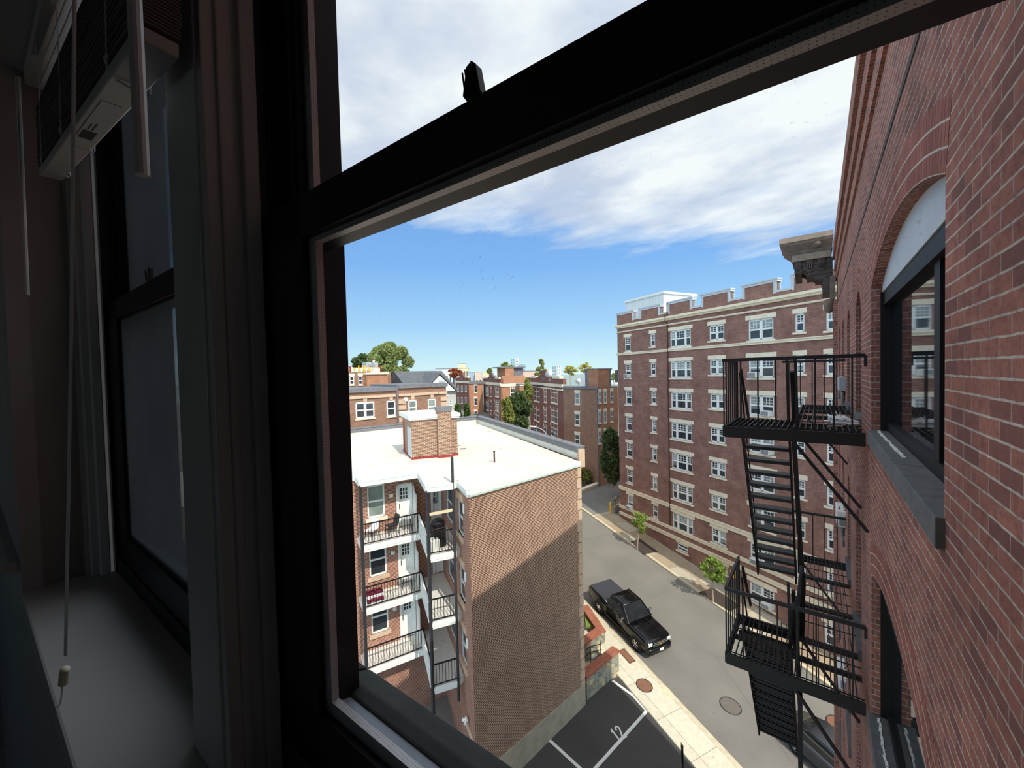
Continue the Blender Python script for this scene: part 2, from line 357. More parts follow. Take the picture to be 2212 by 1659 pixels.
# ---------------------------------------------------------------- ground
n_l, n_r, n_b = -16.42, -25.0, -27.7
mb = MB(); mb.face([tn(-30, n_l + .3, -.02), tn(120, n_l + .3, -.02), tn(120, n_r - .3, -.02), tn(-30, n_r - .3, -.02)]); struct('street', mb, M['road'])
def strip(name, t0, t1, na, nb, h, mat):
    mb = MB(); mb.prism([tn(t0, na, h - .3), tn(t1, na, h - .3), tn(t1, nb, h - .3), tn(t0, nb, h - .3)], (0, 0, .3)); return struct(name, mb, mat)
strip('kerb', -20, 70, n_l, n_l + .28, .11, M['kerb'])
NLW = -14.45
strip('sidewalk', -20, 70, n_l + .28, NLW, .1, M['walk'])
strip('kerb', -20, 45, n_r - .25, n_r, .11, M['kerb'])
strip('sidewalk', -20, 34.4, n_b, n_r - .25, .1, M['walkr'])
strip('driveway', 34.4, 46, n_b - 26, n_r - .25, .04, M['drive'])
mb = MB(); mb.face([tn(-25, NLW, 0), tn(17.6, NLW, 0), tn(17.6, -9, 0), tn(13, 8, 0), tn(-25, 8, 0)]); lot = struct('parking_lot', mb, M['lot'])
mb = MB()
mb.face([tn(-60, 70, -.08), tn(120, 70, -.08), tn(120, -110, -.08), tn(-60, -110, -.08)]); struct('ground', mb, M['drive'])
mb = MB(); g = -14.5
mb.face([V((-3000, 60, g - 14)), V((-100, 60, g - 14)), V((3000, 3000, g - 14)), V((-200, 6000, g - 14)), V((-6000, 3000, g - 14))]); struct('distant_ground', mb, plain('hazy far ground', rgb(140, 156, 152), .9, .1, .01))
# painted bay lines and the bay number
def paint_line(pts, w=.11):
    mb = MB()
    for a, b in zip(pts, pts[1:]):
        A, B = gp(*a), gp(*b); d = (B - A).normalized(); s = d.cross(Z).normalized() * (w / 2); e = d * (w / 2)
        A -= e; B += e
        mb.prism([A - s + Z * .004, B - s + Z * .004, B + s + Z * .004, A + s + Z * .004], (0, 0, .006))
    return mb
paint_line([(1325, 1472), (1368, 1503), (1397, 1536), (1284, 1662)], .15).build('bay_line', M['paintw'], lot)
paint_line([(1187, 1599), (1262, 1668)], .15).build('bay_line', M['paintw'], lot)
def digits():
    mb = MB(); A = gp(1322, 1577); B = gp(1340, 1597)                # left and foot of the number
    up = (gp(1334, 1573) - gp(1326, 1594)); right = (gp(1345, 1580) - gp(1328, 1588))
    o = gp(1335, 1585); ex = (gp(1345, 1578) - gp(1325, 1590)); ey = (gp(1330, 1577) - gp(1340, 1593)); ex.z = ey.z = 0
    ex = ex.normalized() * .34; ey = (ey - ex * (ey.dot(ex) / ex.dot(ex))).normalized() * .34
    def stroke(pts, w=.075):
        for a, b in zip(pts, pts[1:]):
            P = o + ex * a[0] + ey * a[1]; Q = o + ex * b[0] + ey * b[1]; P.z = gz(P); Q.z = gz(Q); d = (Q - P).normalized(); s = d.cross(Z) * (w / 2); e = d * w * .4
            mb.prism([P - e - s + Z * .004, Q + e - s + Z * .004, Q + e + s + Z * .004, P - e + s + Z * .004], (0, 0, .006))
    stroke([(-.62, .62), (-.45, .9), (-.45, -.9)]); stroke([(-.68, -.9), (-.22, -.9)])
    stroke([(.15, .55), (.22, .8), (.45, .92), (.68, .78), (.72, .5), (.55, .1), (.15, -.82), (.78, -.86), (.8, -.62)])
    return mb
digits().build('bay_number', M['paintw'], lot)
# ---------------------------------------------------------------- maroon block across the street
FB = Fac(NB * n_b, DB)
blk = thing('apartment_block', 'tall maroon brick apartment block with white battlements across the street', 'building', FB.P(20, gz(FB.P(20, 0))))
cols = [(30.93, 31.77, 1.48, (1,), (3, 3)), (27.64, 28.24, 1.22, (1,), (2, 2)), (23.66, 25.86, 1.48, (1, 1.75, 1), (3, 3)), (20.58, 21.88, 1.22, (1, 1), (2, 3)), (16.88, 18.65, 1.48, (1, 1), (3, 3)), (14.94, 15.5, 1.22, (1,), (2, 3)), (12.4, 13.74, 1.3, (1, 1), (3, 3))]
tops = [3.48 - 2.7 * k for k in range(7)]; holes = []; wl = []
for ci, (a, b, hh, li, mu) in enumerate(cols):
    for k, z in enumerate(tops):
        h = (a, b, z - hh, z); holes.append(h); wl.append((h, li, mu, ci))
for h, li, mu, ci in [((24.25, 25.35, -15.98, -15.3), (1,), (1, 1), 2), ((16.95, 18.7, -17.05, -15.62), (1, 1), (3, 3), 4), ((20.5, 21.8, -16.1, -15.4), (1, 1), (2, 2), 3), ((12.4, 13.9, -17.4, -16), (1, 1), (2, 2), 6)]:
    holes.append(h); wl.append((h, li, mu, 9 if ci == 2 else ci))
mb = MB(); T0, T1 = 6.0, 32.9; FB.wall(mb, T0, T1, -19.5, 4.8, holes, .12)
e = -14
mb.face([FB.P(T1, -19.5), FB.P(T1, -19.5, e), FB.P(T1, 4.8, e), FB.P(T1, 4.8)]); mb.face([FB.P(T0, -19.5), FB.P(T0, 4.8), FB.P(T0, 4.8, e), FB.P(T0, -19.5, e)])
mb.face([FB.P(T1, -19.5, e), FB.P(T0, -19.5, e), FB.P(T0, 4.8, e), FB.P(T1, 4.8, e)]); mb.build('wall', M['Br'], blk)
mb = MB(); mb.face([FB.P(T0, 4.78), FB.P(T0, 4.78, e), FB.P(T1, 4.78, e), FB.P(T1, 4.78)]); mb.build('roof', M['tar'], blk)
for h, li, mu, ci in wl:
    w = window(blk, FB, h, li, mu, .06, .13, shade=.4)
    a, b, c, d = h; mb = MB(); FB.box(mb, a - .2 if ci in (2, 4) else a - .14, b + (.2 if ci in (2, 4) else .14), d, d + .31, -.02, .03); mb.build('lintel', M['cream'], blk)
    mb = MB(); FB.box(mb, a - .13, b + .13, c - .13, c, -.1, .07); mb.build('window_sill', M['cream'], blk)
for nm, z0, z1, o in [('belt_course', 1.68, 1.9, .1), ('belt_course', -12.42, -12.06, .1), ('belt_course', -14.4, -14.12, .1), ('belt_course', -15.14, -14.82, .1), ('belt_course', 4.01, 4.13, .07)]:
    mb = MB(); FB.box(mb, T0, T1 + .05, z0, z1, -.02, o); FB.box(mb, T0, T1 + .05, z1 - .07, z1, o, o + .05); mb.build(nm, M['cream'], blk)
mb = MB(); FB.box(mb, T0, T1 + .1, 4.46, 4.62, -.02, .12); FB.box(mb, T0, T1 + .16, 4.62, 4.8, -.02, .3)
for k in range(40): t = T0 + .6 + k * .67; FB.box(mb, t - .09, t + .09, 4.5, 4.62, .12, .19)
mb.build('cornice', M['cream'], blk)
# battlements
nt = [FB.uv(x, y)[0] for x, y in [(1368.8, 680), (1382.4, 677), (1425.8, 668), (1443, 665), (1495, 653), (1515, 648), (1577.7, 636), (1603.5, 630), (1678, 612), (1709, 606)]]
nts = [(nt[1], nt[0]), (nt[3], nt[2]), (nt[5], nt[4]), (nt[7], nt[6]), (nt[9], nt[8]), (nt[9] - 3.7, nt[8] - 3.7), (nt[9] - 6.8, nt[8] - 6.8)]
mb = MB(); cp = MB(); lo, hi, th = 5.2, 6.1, .4; cur = T1
for a, b in nts + [(T0, T0)]:
    FB.box(mb, b, cur, 4.8, hi - .26, -th, 0)
    FB.box(cp, b - .06, cur + .06, hi - .26, hi - .1, -th - .04, .05); FB.box(cp, b - .09, cur + .09, hi - .1, hi, -th - .06, .09)
    if a != b:
        FB.box(mb, a, b, 4.8, lo - .1, -th, 0); FB.box(cp, a - .2, b + .2, lo - .1, lo + .05, -th - .04, .05)
        for x, sg in ((b, 1), (a, -1)): FB.box(cp, x, x + .16 * sg, lo - .06, hi, -th - .05, .045); FB.box(cp, x + .06 * sg, x + .2 * sg, lo - .16, hi - .2, -.02, .06)
        cur = a
mb.build('battlement', M['Br'], blk); cp.build('battlement_coping', M['board'], blk)
mb = MB(); t = 26.07
mb.tube([FB.P(t, 6.0, .1), FB.P(t, 5.0, .1), FB.P(t, 4.9, .38), FB.P(t, 4.4, .38), FB.P(t, 4.2, .1), FB.P(t, -14, .1)], .05, 8); mb.build('drainpipe', M['rust'], blk)
# white ribbed roof house
FP = Fac(FB.q - FB.n * 3.2, DB); a = FP.uv(1352, 640)[0]; b = FP.uv(1433, 632)[0]; zt = FP.uv(1433, 634)[1]; rb = thing('roof_house', 'white ribbed metal stair house on the roof behind the battlements', 'roof house', FP.P((a + b) / 2, 4.8))
mb = MB(); FP.box(mb, b, a, 4.78, zt, -4.5, 0); mb.build('wall', M['rib'], rb)
mb = MB(); FP.box(mb, b - .15, a + .15, zt, zt + .22, -4.7, .15); mb.build('roof', M['white'], rb)
mb = MB(); FP.box(mb, a - .9, a - .15, 4.8, 5.9, 0, .04); mb.build('vent_panel', M['steel'], rb)
def ac(h, li, k, label):
    u0, u1, z0, z1 = h; w = (u1 - u0) / li; a = u1 - w * k - w; c = a + w / 2; f = FB
    t = thing('air_conditioner', label, 'air conditioner', f.P(c, z0), 'window air conditioners on the maroon block'); s = min(.3, w * .43)
    mb = MB(); f.box(mb, c - s, c + s, z0 + .05, z0 + .43, -.1, .36); mb.build('case', M['acw'], t, bevel=.02)
    mb = MB(); f.box(mb, c - s + .05, c + s - .05, z0 + .1, z0 + .38, .361, .37)
    for i in range(5): f.box(mb, c - s + .05, c + s - .05, z0 + .12 + i * .055, z0 + .14 + i * .055, .37, .378)
    mb.build('grille', M['grill'], t)
W = lambda ci, k: (cols[ci][0], cols[ci][1], tops[k] - cols[ci][2], tops[k])
ac(W(0, 1), 1, 0, 'white air conditioner in the second window down of the leftmost column on the maroon block')
ac(W(0, 6), 1, 0, 'white air conditioner low in the leftmost window column beside the street tree')
ac(W(4, 1), 2, 0, 'white air conditioner in the left sash just under the top railing of the fire escape')
ac(W(4, 2), 2, 1, 'white air conditioner in the right sash behind the middle balusters of the upper railing')
ac(W(4, 3), 2, 1, 'white air conditioner seen just below the upper fire escape platform')
ac(W(4, 6), 2, 0, 'white air conditioner seen left of the lowest stair treads on the maroon block')
ac((16.95, 18.7, -17.05, -15.62), 2, 1, 'white air conditioner in the basement window above the shaded sidewalk')
# ---------------------------------------------------------------- low brick house with the white roof
ZR = -4.62; Ap = lambda x, y, z=ZR: atz(x, y, z)
near, right = Ap(1012, 1061), Ap(1252, 997); b0, b1, b2, b3 = Ap(778, 1039), Ap(904, 1020), Ap(922, 1050), Ap(978, 1043)
d1 = (b1 - b0).normalized(); FS = Fac(b0 + DB * 1.27, d1)          # the wall behind the balconies
DR = Ap(983, 1032) - near; DR.normalize(); FR = Fac(near, DR, V((-.4, -1, 0)))                                  # the return wall, looking at the balconies
def meet(f, p, d):                                                    # along f where line p + d s crosses
    den = f.d.x * d.y - f.d.y * d.x; q = p - f.q; return (q.x * d.y - q.y * d.x) / den
uR = meet(FS, near, DR); S1R = FS.P(uR, ZR); u_b0 = (b0 - FS.q).dot(FS.d)
bk = Ap(1031.6, 914); bl = Ap(762, 945); bl2 = bl + (bl - bk).normalized() * 8; fl2 = FS.P(u_b0 - 9, ZR)
rb4 = FR.P((b3 - near).dot(DR) + .2, ZR)
hs = thing('row_house', 'brown brick house with a flat white roof and stacked rear balconies', 'building', V((near.x - 5, near.y, -17.5)))
out = [fl2, FS.P(u_b0, ZR), b0, b1, b2, b3, rb4, near, right, bk, bl2]
mb = MB(); mb.prism([p - Z * .22 for p in out], (0, 0, .22)); mb.build('roof', M['roofw'], hs)
def edge(par, pts, h0, h1, o, mat, name):
    mb = MB()
    for a, b in zip(pts, pts[1:]):
        f = Fac(a, b - a, None); L = (b - a).length; f.box(mb, -o * .0, L, h0, h1, -.05, o)
    return mb.build(name, mat, par)
edge(hs, out[:7], ZR - .26, ZR + .02, .07, M['white'], 'eave_fascia'); edge(hs, out[1:7], ZR - .09, ZR - .05, .075, M['copp'], 'drip_edge')
edge(hs, [rb4, near, right], ZR - .24, ZR + .02, .085, M['white'], 'eave_fascia'); edge(hs, [rb4, near, right], ZR - .22, ZR - .15, .095, M['copp'], 'drip_edge')
FA = Fac(near, right - near); LA = (right - near).length; ZB = -16.36
mb = MB(); FA.wall(mb, 0, LA, ZB, ZR - .2, [], 0); A_w = [hs]
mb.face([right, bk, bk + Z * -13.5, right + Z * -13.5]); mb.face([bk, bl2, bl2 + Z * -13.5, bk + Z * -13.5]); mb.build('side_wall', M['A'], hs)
mb = MB(); FA.box(mb, -.02, LA + .05, -18.6, ZB, -.3, .05); mb.build('foundation', M['conc'], hs)
mb = MB(); z = ZR - .3; k = 0
while z > ZB + .1:
    w = .3 if k % 2 else .23; FA.box(mb, LA - w, LA + .06, z - .5, z, -.1, .045); z -= .56; k += 1
mb.build('quoins', M['tan'], hs)
# return wall with its windows, and the wall behind the balconies
LR = (S1R - near).dot(DR); decks = [-7.59, -10.46, -13.28]; dz = lambda k: decks[k] - decks[0]
def px(f, a, b): u0, z1 = f.uv(*a); u1, z0 = f.uv(*b); return (min(u0, u1), max(u0, u1), min(z0, z1), max(z0, z1))
hw = px(FR, (999.2, 1087), (989.8, 1146)); hin = px(FR, (977.8, 1052), (964.7, 1127)); hr = []
for k in range(3):
    hr.append((hw[0], hw[1], hw[2] + dz(k), hw[3] + dz(k))); hr.append((hin[0], hin[1], max(hin[2] + dz(k), decks[k] + .5), hin[3] + dz(k)))
hd = (.55, 1.25, -17.6, -15.3)
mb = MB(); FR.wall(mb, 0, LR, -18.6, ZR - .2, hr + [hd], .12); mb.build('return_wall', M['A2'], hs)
for i, h in enumerate(hr):
    window(hs, FR, h, (1,), (0, 0), .05, .08)
    if i % 2 == 0:
        mb = MB(); FR.box(mb, h[0] - .12, h[1] + .12, h[3], h[3] + .32, -.02, .03); mb.build('lintel', M['tan'], hs)
        mb = MB(); FR.box(mb, h[0] - .12, h[1] + .12, h[2] - .2, h[2], -.05, .08); mb.build('window_sill', M['tan'], hs)
for x, y in [(1003, 1099), (983, 1086)]:
    u, z = FR.uv(x, y)
    for k in range(3):
        mb = MB(); FR.box(mb, u - .1, u + .06, z + dz(k) - .2, z + dz(k) + .2, 0, .07); mb.build('vent_hood', M['white'], hs, bevel=.03)
mb = MB(); FR.box(mb, hd[0], hd[1], -18, hd[3], -.14, -.1); mb.build('basement_door', M['plas'], hs)
mb = MB(); FR.box(mb, hd[0] - .15, hd[1] + .15, hd[3], hd[3] + .3, -.02, .04); mb.build('lintel', M['tan'], hs)
mb = MB(); c = FR.P(.9, -14.6, .12)
for s in (-1, 1): mb.tube([c, c + DB * (.13 * s) - Z * .1 - NB * -.1], [.03, .08], 8)
mb.cb(c, .2, .06, .1, DB); mb.build('flood_lamp', M['white'], hs)
hwin = px(FS, (792.2, 1050), (832.4, 1124)); hdr = px(FS, (855.2, 1053.5), (892, 1130)); hd2 = px(FS, (929.5, 1054), (957.7, 1130)); hs1 = []
for k in range(3):
    hs1.append((hwin[0], hwin[1], max(hwin[2] + dz(k), decks[k] + .75), hwin[3] + dz(k))); hs1.append((hdr[0], hdr[1], decks[k] + .03, decks[k] + 2.2)); hs1.append((hd2[0], hd2[1], decks[k] + .03, decks[k] + 2.2))
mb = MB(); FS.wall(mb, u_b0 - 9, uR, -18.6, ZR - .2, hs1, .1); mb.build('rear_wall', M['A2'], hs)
for k in range(3):
    h = hs1[3 * k]; window(hs, FS, h, (1,), (0, 0), .03, .09, mp=M['paneg'] if k == 0 else None)
    mb = MB(); FS.box(mb, h[0] - .1, h[1] + .1, h[2] - .18, h[2], -.05, .09); mb.build('window_sill', M['tan'] if k else M['cream'], hs)
    for j, glass in ((1, .55), (2, 1.1)):
        a, b, c, d = hs1[3 * k + j]; mb = MB(); fr = .12
        FS.box(mb, a, a + fr, c, d, -.1, .03); FS.box(mb, b - fr, b, c, d, -.1, .03); FS.box(mb, a, b, d - fr, d, -.1, .03)
        df = mb.build('balcony_door', M['white'], hs); mb = MB(); g0 = d - fr - .12; g1 = g0 - glass; m0 = a + fr + .1; m1 = b - fr - .1
        FS.box(mb, a + fr, b - fr, c, g1, -.1, -.05); FS.box(mb, a + fr, b - fr, g0, d - fr, -.1, -.05); FS.box(mb, a + fr, m0, g1, g0, -.1, -.05); FS.box(mb, m1, b - fr, g1, g0, -.1, -.05)
        for i in (1, 2): x = m0 + (m1 - m0) * i / 3; FS.box(mb, x - .014, x + .014, g1, g0, -.09, -.05); y = g1 + (g0 - g1) * i / 3; FS.box(mb, m0, m1, y - .014, y + .014, -.09, -.05)
        mb.build('door_leaf', M['white'], df); mb = MB(); FS.box(mb, m0, m1, g1, g0, -.095, -.08); mb.build('pane', M['pane'], df)
        mb = MB(); FS.box(mb, a + fr + .02, a + fr + .05, c + .9, c + 1.15, -.05, -.01); mb.build('handle', M['iron'], df)
    u, z = FS.uv(844.5, 1070); z += dz(k); mb = MB(); FS.box(mb, u - .09, u + .09, z - .09, z + .09, 0, .1); mb.build('porch_lamp', M['cream'] if k == 0 else M['white'], hs, bevel=.02)
# decks, railings, posts
du = lambda p: V((p.x, p.y, 0)); W0 = FS.P(u_b0, 0)
dk = [W0, du(b0), du(b1), du(b2), du(b3), du(rb4), FS.P(uR, 0)]
for k, z in enumerate(decks):
    mb = MB(); mb.prism([p + Z * (z - .24) for p in dk], (0, 0, .24)); o = mb.build('balcony_deck', M['deck'], hs)
    mb = MB()
    for a, b in zip(dk[:5], dk[1:6]):
        f = Fac(a, b - a); f.box(mb, 0, (b - a).length, z - .2, z - .03, 0, .03); f.box(mb, 0, (b - a).length, z - .3, z - .2, -.05, .015)
    mb.build('deck_fascia', M['white'], o)
    for i, (a, b) in enumerate(zip(dk[1:4], dk[2:5])):
        a = a + (b - a).normalized() * .03; mb = MB(); L = (b - a).length; d = (b - a) / L; zz = z + .98
        mb.bar(a + Z * zz, b + Z * zz, .05, .05); mb.bar(a + Z * (z + .1), b + Z * (z + .1), .035, .035)
        n = max(3, int(L / .125))
        for j in range(1, n): p = a + d * (L * j / n); mb.bar(p + Z * (z + .1), p + Z * zz, .018, .018)
        for p in (a, b): mb.bar(p + Z * z, p + Z * (zz + .02), .06, .06)
        mb.build('balcony_railing', M['iron'], hs)
        if i == 1:
            mb = MB(); s = Z.cross(d) * .06; n = 9
            for j in range(-7, n + 1):
                for sg in (1, -1):
                    x0 = L * j / n; pts = []
                    a0, a1 = x0, x0 + .85; z0, z1 = (.08, .9) if sg > 0 else (.9, .08)
                    c0, c1 = max(a0, .05), min(a1, L - .05)
                    if c1 - c0 < .05: continue
                    y0 = z0 + (z1 - z0) * (c0 - a0) / .85; y1 = z0 + (z1 - z0) * (c1 - a0) / .85
                    mb.bar(a + d * c0 - s + Z * (z + y0), a + d * c1 - s + Z * (z + y1), .06, .01)
            for y in (.06, .92): mb.bar(a - s + Z * (z + y), b - s + Z * (z + y), .07, .03)
            mb.build('lattice_screen', M['white'], hs)
    p = FS.P((b1 - FS.q).dot(FS.d) + .05, z); mb = MB(); mb.prism([p, p + Z * 2.1, p - DB * .12 + Z * 2.1, p - DB * .35 + Z * 1.8, p - DB * .75 + Z * 1.75, p - DB * .75], FS.d * .05); mb.build('privacy_panel', M['white'], hs)
for p, t in [(b0, ZR - .2), (b2, ZR - .2)]:
    mb = MB(); mb.bar(V((p.x, p.y, -18.5)), V((p.x, p.y, t)), .11, .11); mb.build('post', M['iron2'], hs)
mb = MB(); p = b3; mb.tube([V((p.x, p.y, -14.2)), V((p.x, p.y, -3.5))], .06, 8); mb.build('vent_pipe', M['iron2'], hs)
mb = MB(); a = du(b2) + Z * (decks[0] + 1.75); mb.bar(a, du(b3) + Z * (decks[0] + 1.8), .04, .12); mb.build('crossbar', M['wood'], hs)
# parapet and copings
pb = lambda P, z: V((P.x, P.y, z))
r2 = Ap(1247, 992); mb = MB(); cz = -3.98
for a, b in [(r2, bk), (bk, bl2)]:
    f = Fac(a, b - a); L = (b - a).length; f.box(mb, 0, L, ZR, cz - .28, -.3, 0)
mb.build('parapet', M['roofw'], hs); mb = MB()
for a, b in [(r2, bk), (bk, bl2)]:
    f = Fac(a, b - a); L = (b - a).length; f.box(mb, -.1, L + .1, cz - .28, cz, -.36, .03); f.box(mb, -.12, L + .1, cz, cz + .06, -.42, .08)
mb.build('coping', M['lead'], hs)
mb = MB(); f = Fac(r2, bk - r2); f.box(mb, -.22, .02, ZR - .4, cz - .1, -.34, .02); mb.build('parapet_end', M['tan'], hs)
# the stair house and chimney on that roof
hc = Ap(890.5, 993); he = Ap(989, 983.4); FH = Fac(hc, he - hc); LH = (he - hc).length; ztop = FH.uv(890, 908)[1]; uc0 = FH.uv(946, 988)[0]; uc1 = FH.uv(972, 985)[0]
sh = thing('stair_house', 'small brick stair house with a white slab top on the white roof', 'roof house', hc)
sd = Ap(871.5, 974) - hc; sl = sd.length; su = sd / sl; hu = (he - hc).normalized()
mb = MB(); mb.prism([hc, he, he + sd, hc + sd], Z * (ztop - ZR)); mb.build('wall', M['A'], sh)
def slab(e, a, b): mb.prism([hc - hu * e - su * e + Z * (a - ZR), he + hu * e - su * e + Z * (a - ZR), he + hu * e + su * (sl + e) + Z * (a - ZR), hc - hu * e + su * (sl + e) + Z * (a - ZR)], Z * (b - a))
mb = MB(); slab(.12, ztop, ztop + .1); slab(.17, ztop + .1, ztop + .28); mb.build('roof', M['white'], sh)
mb = MB(); slab(.025, ZR, ZR + .1); mb.build('flashing', M['redp'], sh)
FQ = Fac(hc, sd, V((0, -1, 0))); mb = MB(); FQ.box(mb, .05, sl * .38, ZR + .1, ZR + 1.75, -.05, .03); mb.build('door', M['board'], sh)
mb = MB(); FQ.box(mb, sl * .78, sl * .9, ZR + .1, ZR + 1.9, -.05, .03); mb.build('red_board', M['redp'], sh)
ch = thing('chimney', 'brick chimney with a grey cap against the white-topped stair house', 'chimney', FH.P(uc0, ZR)); zc = FH.uv(946, 884)[1]
mb = MB(); FH.box(mb, uc0, uc1 + .08, ZR, zc - .1, -.4, .26); mb.build('stack', M['A'], ch); mb = MB(); FH.box(mb, uc0 - .04, uc1 + .12, zc - .1, zc + .12, -.44, .3); mb.build('cap', M['lead'], ch)
mb = MB(); FH.box(mb, uc0 - .03, uc1 + .11, ZR, ZR + .14, -.4, .29); mb.build('flashing', M['redp'], ch)
p = Ap(1068, 999); mb = MB(); mb.tube([p, p + Z * .55], .045, 8); mb.tube([p + Z * .55, p + Z * .6], .06, 8); tag(mb.build('roof_pipe', M['rust'], loc=p), 'thin rusty vent pipe standing on the white roof', 'pipe')
for x, y, w in [(986, 963, .5), (1000, 970, .35)]:
    p = Ap(x, y); mb = MB(); mb.cb(p + Z * .02, w, .18, .04, FH.d); tag(mb.build('roof_patch', M['tar'], loc=p), 'flat grey patch on the white roof %s' % ('nearer the far parapet' if w > .4 else 'nearer the thin vent pipe'), 'roof patch')
# things on the balconies
def patio_chair(p, rot, label, mat, group=None):
    t = thing('patio_chair', label, 'chair', p, group); d = V((math.cos(rot), math.sin(rot), 0)); s = Z.cross(d)
    mb = MB(); mb.cb(p + Z * .42, .45, .45, .03, d); mb.build('seat', mat, t); mb = MB(); mb.bar(p - d * .22 + Z * .42, p - d * .32 + Z * .88, .42, .03, up=d); mb.build('backrest', mat, t)
    for a in (-1, 1):
        for b in (-1, 1): mb = MB(); mb.tube([p + d * (.2 * a) + s * (.2 * b) + Z * .42, p + d * (.24 * a) + s * (.22 * b)], .014, 5); mb.build('leg', M['iron'], t)
mid = lambda k, a, b: FS.P(u_b0 + a, decks[k], b)
patio_chair(mid(0, .55, .55), -1.2, 'white folding chair at the left end of the top balcony', M['shoe'])
patio_chair(mid(0, 1.5, .5), -1.7, 'dark wire chair in the middle of the top balcony', M['iron2'])
def round_table(p, r, label, mt):
    t = thing('bistro_table', label, 'table', p); mb = MB(); mb.disc(p + Z * .68, Z, r, .03, 22); mb.build('tabletop', mt, t)
    for k in range(3): a = k * 2.1; d = V((math.cos(a), math.sin(a), 0)); mb = MB(); mb.tube([p + d * r * .5 + Z * .68, p + d * r * .7], .016, 5); mb.build('leg', M['iron'], t)
round_table(mid(1, 2.2, .62), .45, 'round white table beside the door of the middle balcony', M['white'])
round_table(mid(0, 2.3, .6), .36, 'small wire-legged table by the railing corner of the top balcony', M['board'])
p = mid(1, .55, .8); mb = MB(); mb.cb(p + Z * .2, .8, .5, .4, FS.d); tag(mb.build('storage_bench', M['white'], loc=p, bevel=.02), 'low white bench at the left end of the middle balcony', 'bench')
mb = MB(); n = 9; g = [[p + FS.d * (-.4 + .75 * i / n) + FS.n * (-.22 + .5 * j / n) + Z * (.42 + .03 * math.sin(i * 1.7 + j) + .02 * R() - (.16 * max(0, j - 7)))  for j in range(n + 1)] for i in range(n + 1)]
for i in range(n):
    for j in range(n): mb.face([g[i][j], g[i + 1][j], g[i + 1][j + 1], g[i][j + 1]])
o = mb.build('blanket', M['cloth'], loc=p, smooth=True); tag(o, 'maroon blanket crumpled over the low white bench', 'blanket'); o.modifiers.new('thick', 'SOLIDIFY').thickness = .03
q = du(b2) + (du(b3) - du(b2)) * .55 + DB * .8 + Z * decks[0]; t = thing('grill', 'black barbecue grill on the small corner balcony', 'grill', q)
mb = MB(); mb.cb(q + Z * .5, .55, .5, .9, FS.d); mb.build('cabinet', M['plas'], t); mb = MB(); mb.loft([[q + FS.d * (.32 * math.cos(a)) * s + DB * (.28 * math.sin(a)) * s + Z * (.95 + h) for a in [i * .524 for i in range(12)]] for s, h in ((1, 0), (1, .14), (.7, .26), (.3, .3))]); mb.build('lid', M['iron'], t, smooth=True)
mb = MB(); mb.bar(q + FS.d * -.3 - DB * .3 + Z * .9, q + FS.d * .3 - DB * .3 + Z * .9, .03, .03); mb.build('handle', M['chrome'], t)
q = du(b2) + (du(b3) - du(b2)) * .3 + DB * .45 + Z * decks[0]; mb = MB(); mb.cb(q + Z * .25, .42, .42, .5, FS.d); tag(mb.build('storage_box', M['white'], loc=q, bevel=.04), 'white box in front of the black grill on the corner balcony', 'box')
# rear yard
mb = MB(); q = FS.P(u_b0 - 9, -17.9); mb.face([FS.P(u_b0 - 12, -17.62, 0), FS.P(uR + 1, -17.62, 0), FS.P(uR + 1, -17.62, 9), FS.P(u_b0 - 12, -17.62, 12)]); struct('rear_yard', mb, M['conc'])
mb = MB(); a = FS.P(1.6, -17.62, .6); f = Fac(a, -DB, -FS.d); f.box(mb, 0, 6, -17.62, -16.9, -.35, 0); struct('yard_wall', mb, M['conc'])
# ---------------------------------------------------------------- our building's brick wing, seen along its wall
XW = .47; FW = Fac((XW, 0), (0, 1), V((-1, 0, 0))); FL = 3.25
wing = thing('brick_wing', 'red brick wing of our own building running out along the right edge', 'building', (XW + 1, 9, gz(V((XW, 9, 0)))))
M['ring'] = brick('arch header bricks', rgb(170, 110, 96), rgb(142, 92, 82), rgb(206, 194, 180), row=.112, w=.066, ms=.006, stain=.25, wob=.008, bump=.01, head=-.12)
big = [(2.71, 5.95, -.73 - FL * k, 1.17 - FL * k, .29) for k in range(6)]
nar = [(a, a + .95, -.73 - FL * k, 1.1 - FL * k, .45) for a in (7.28, 9.6, 11.7, 13.7) for k in range(6)]
holes = [w[:4] for w in big + nar]
mb = MB(); FW.wall(mb, .56, 16.1, -23, 3.7, holes, .075)
mb.face([V((XW, 16.1, -23)), V((XW, 16.1, 3.7)), V((13, 11, 3.7)), V((13, 11, -23))]); mb.face([V((XW, .5, 3.68)), V((13, .5, 3.68)), V((13, 11, 3.68)), V((XW, 16.1, 3.68))])
mb.face([V((13, .5, -23)), V((13, 11, -23)), V((13, 11, 3.7)), V((13, .5, 3.7))])
ringm = MB()
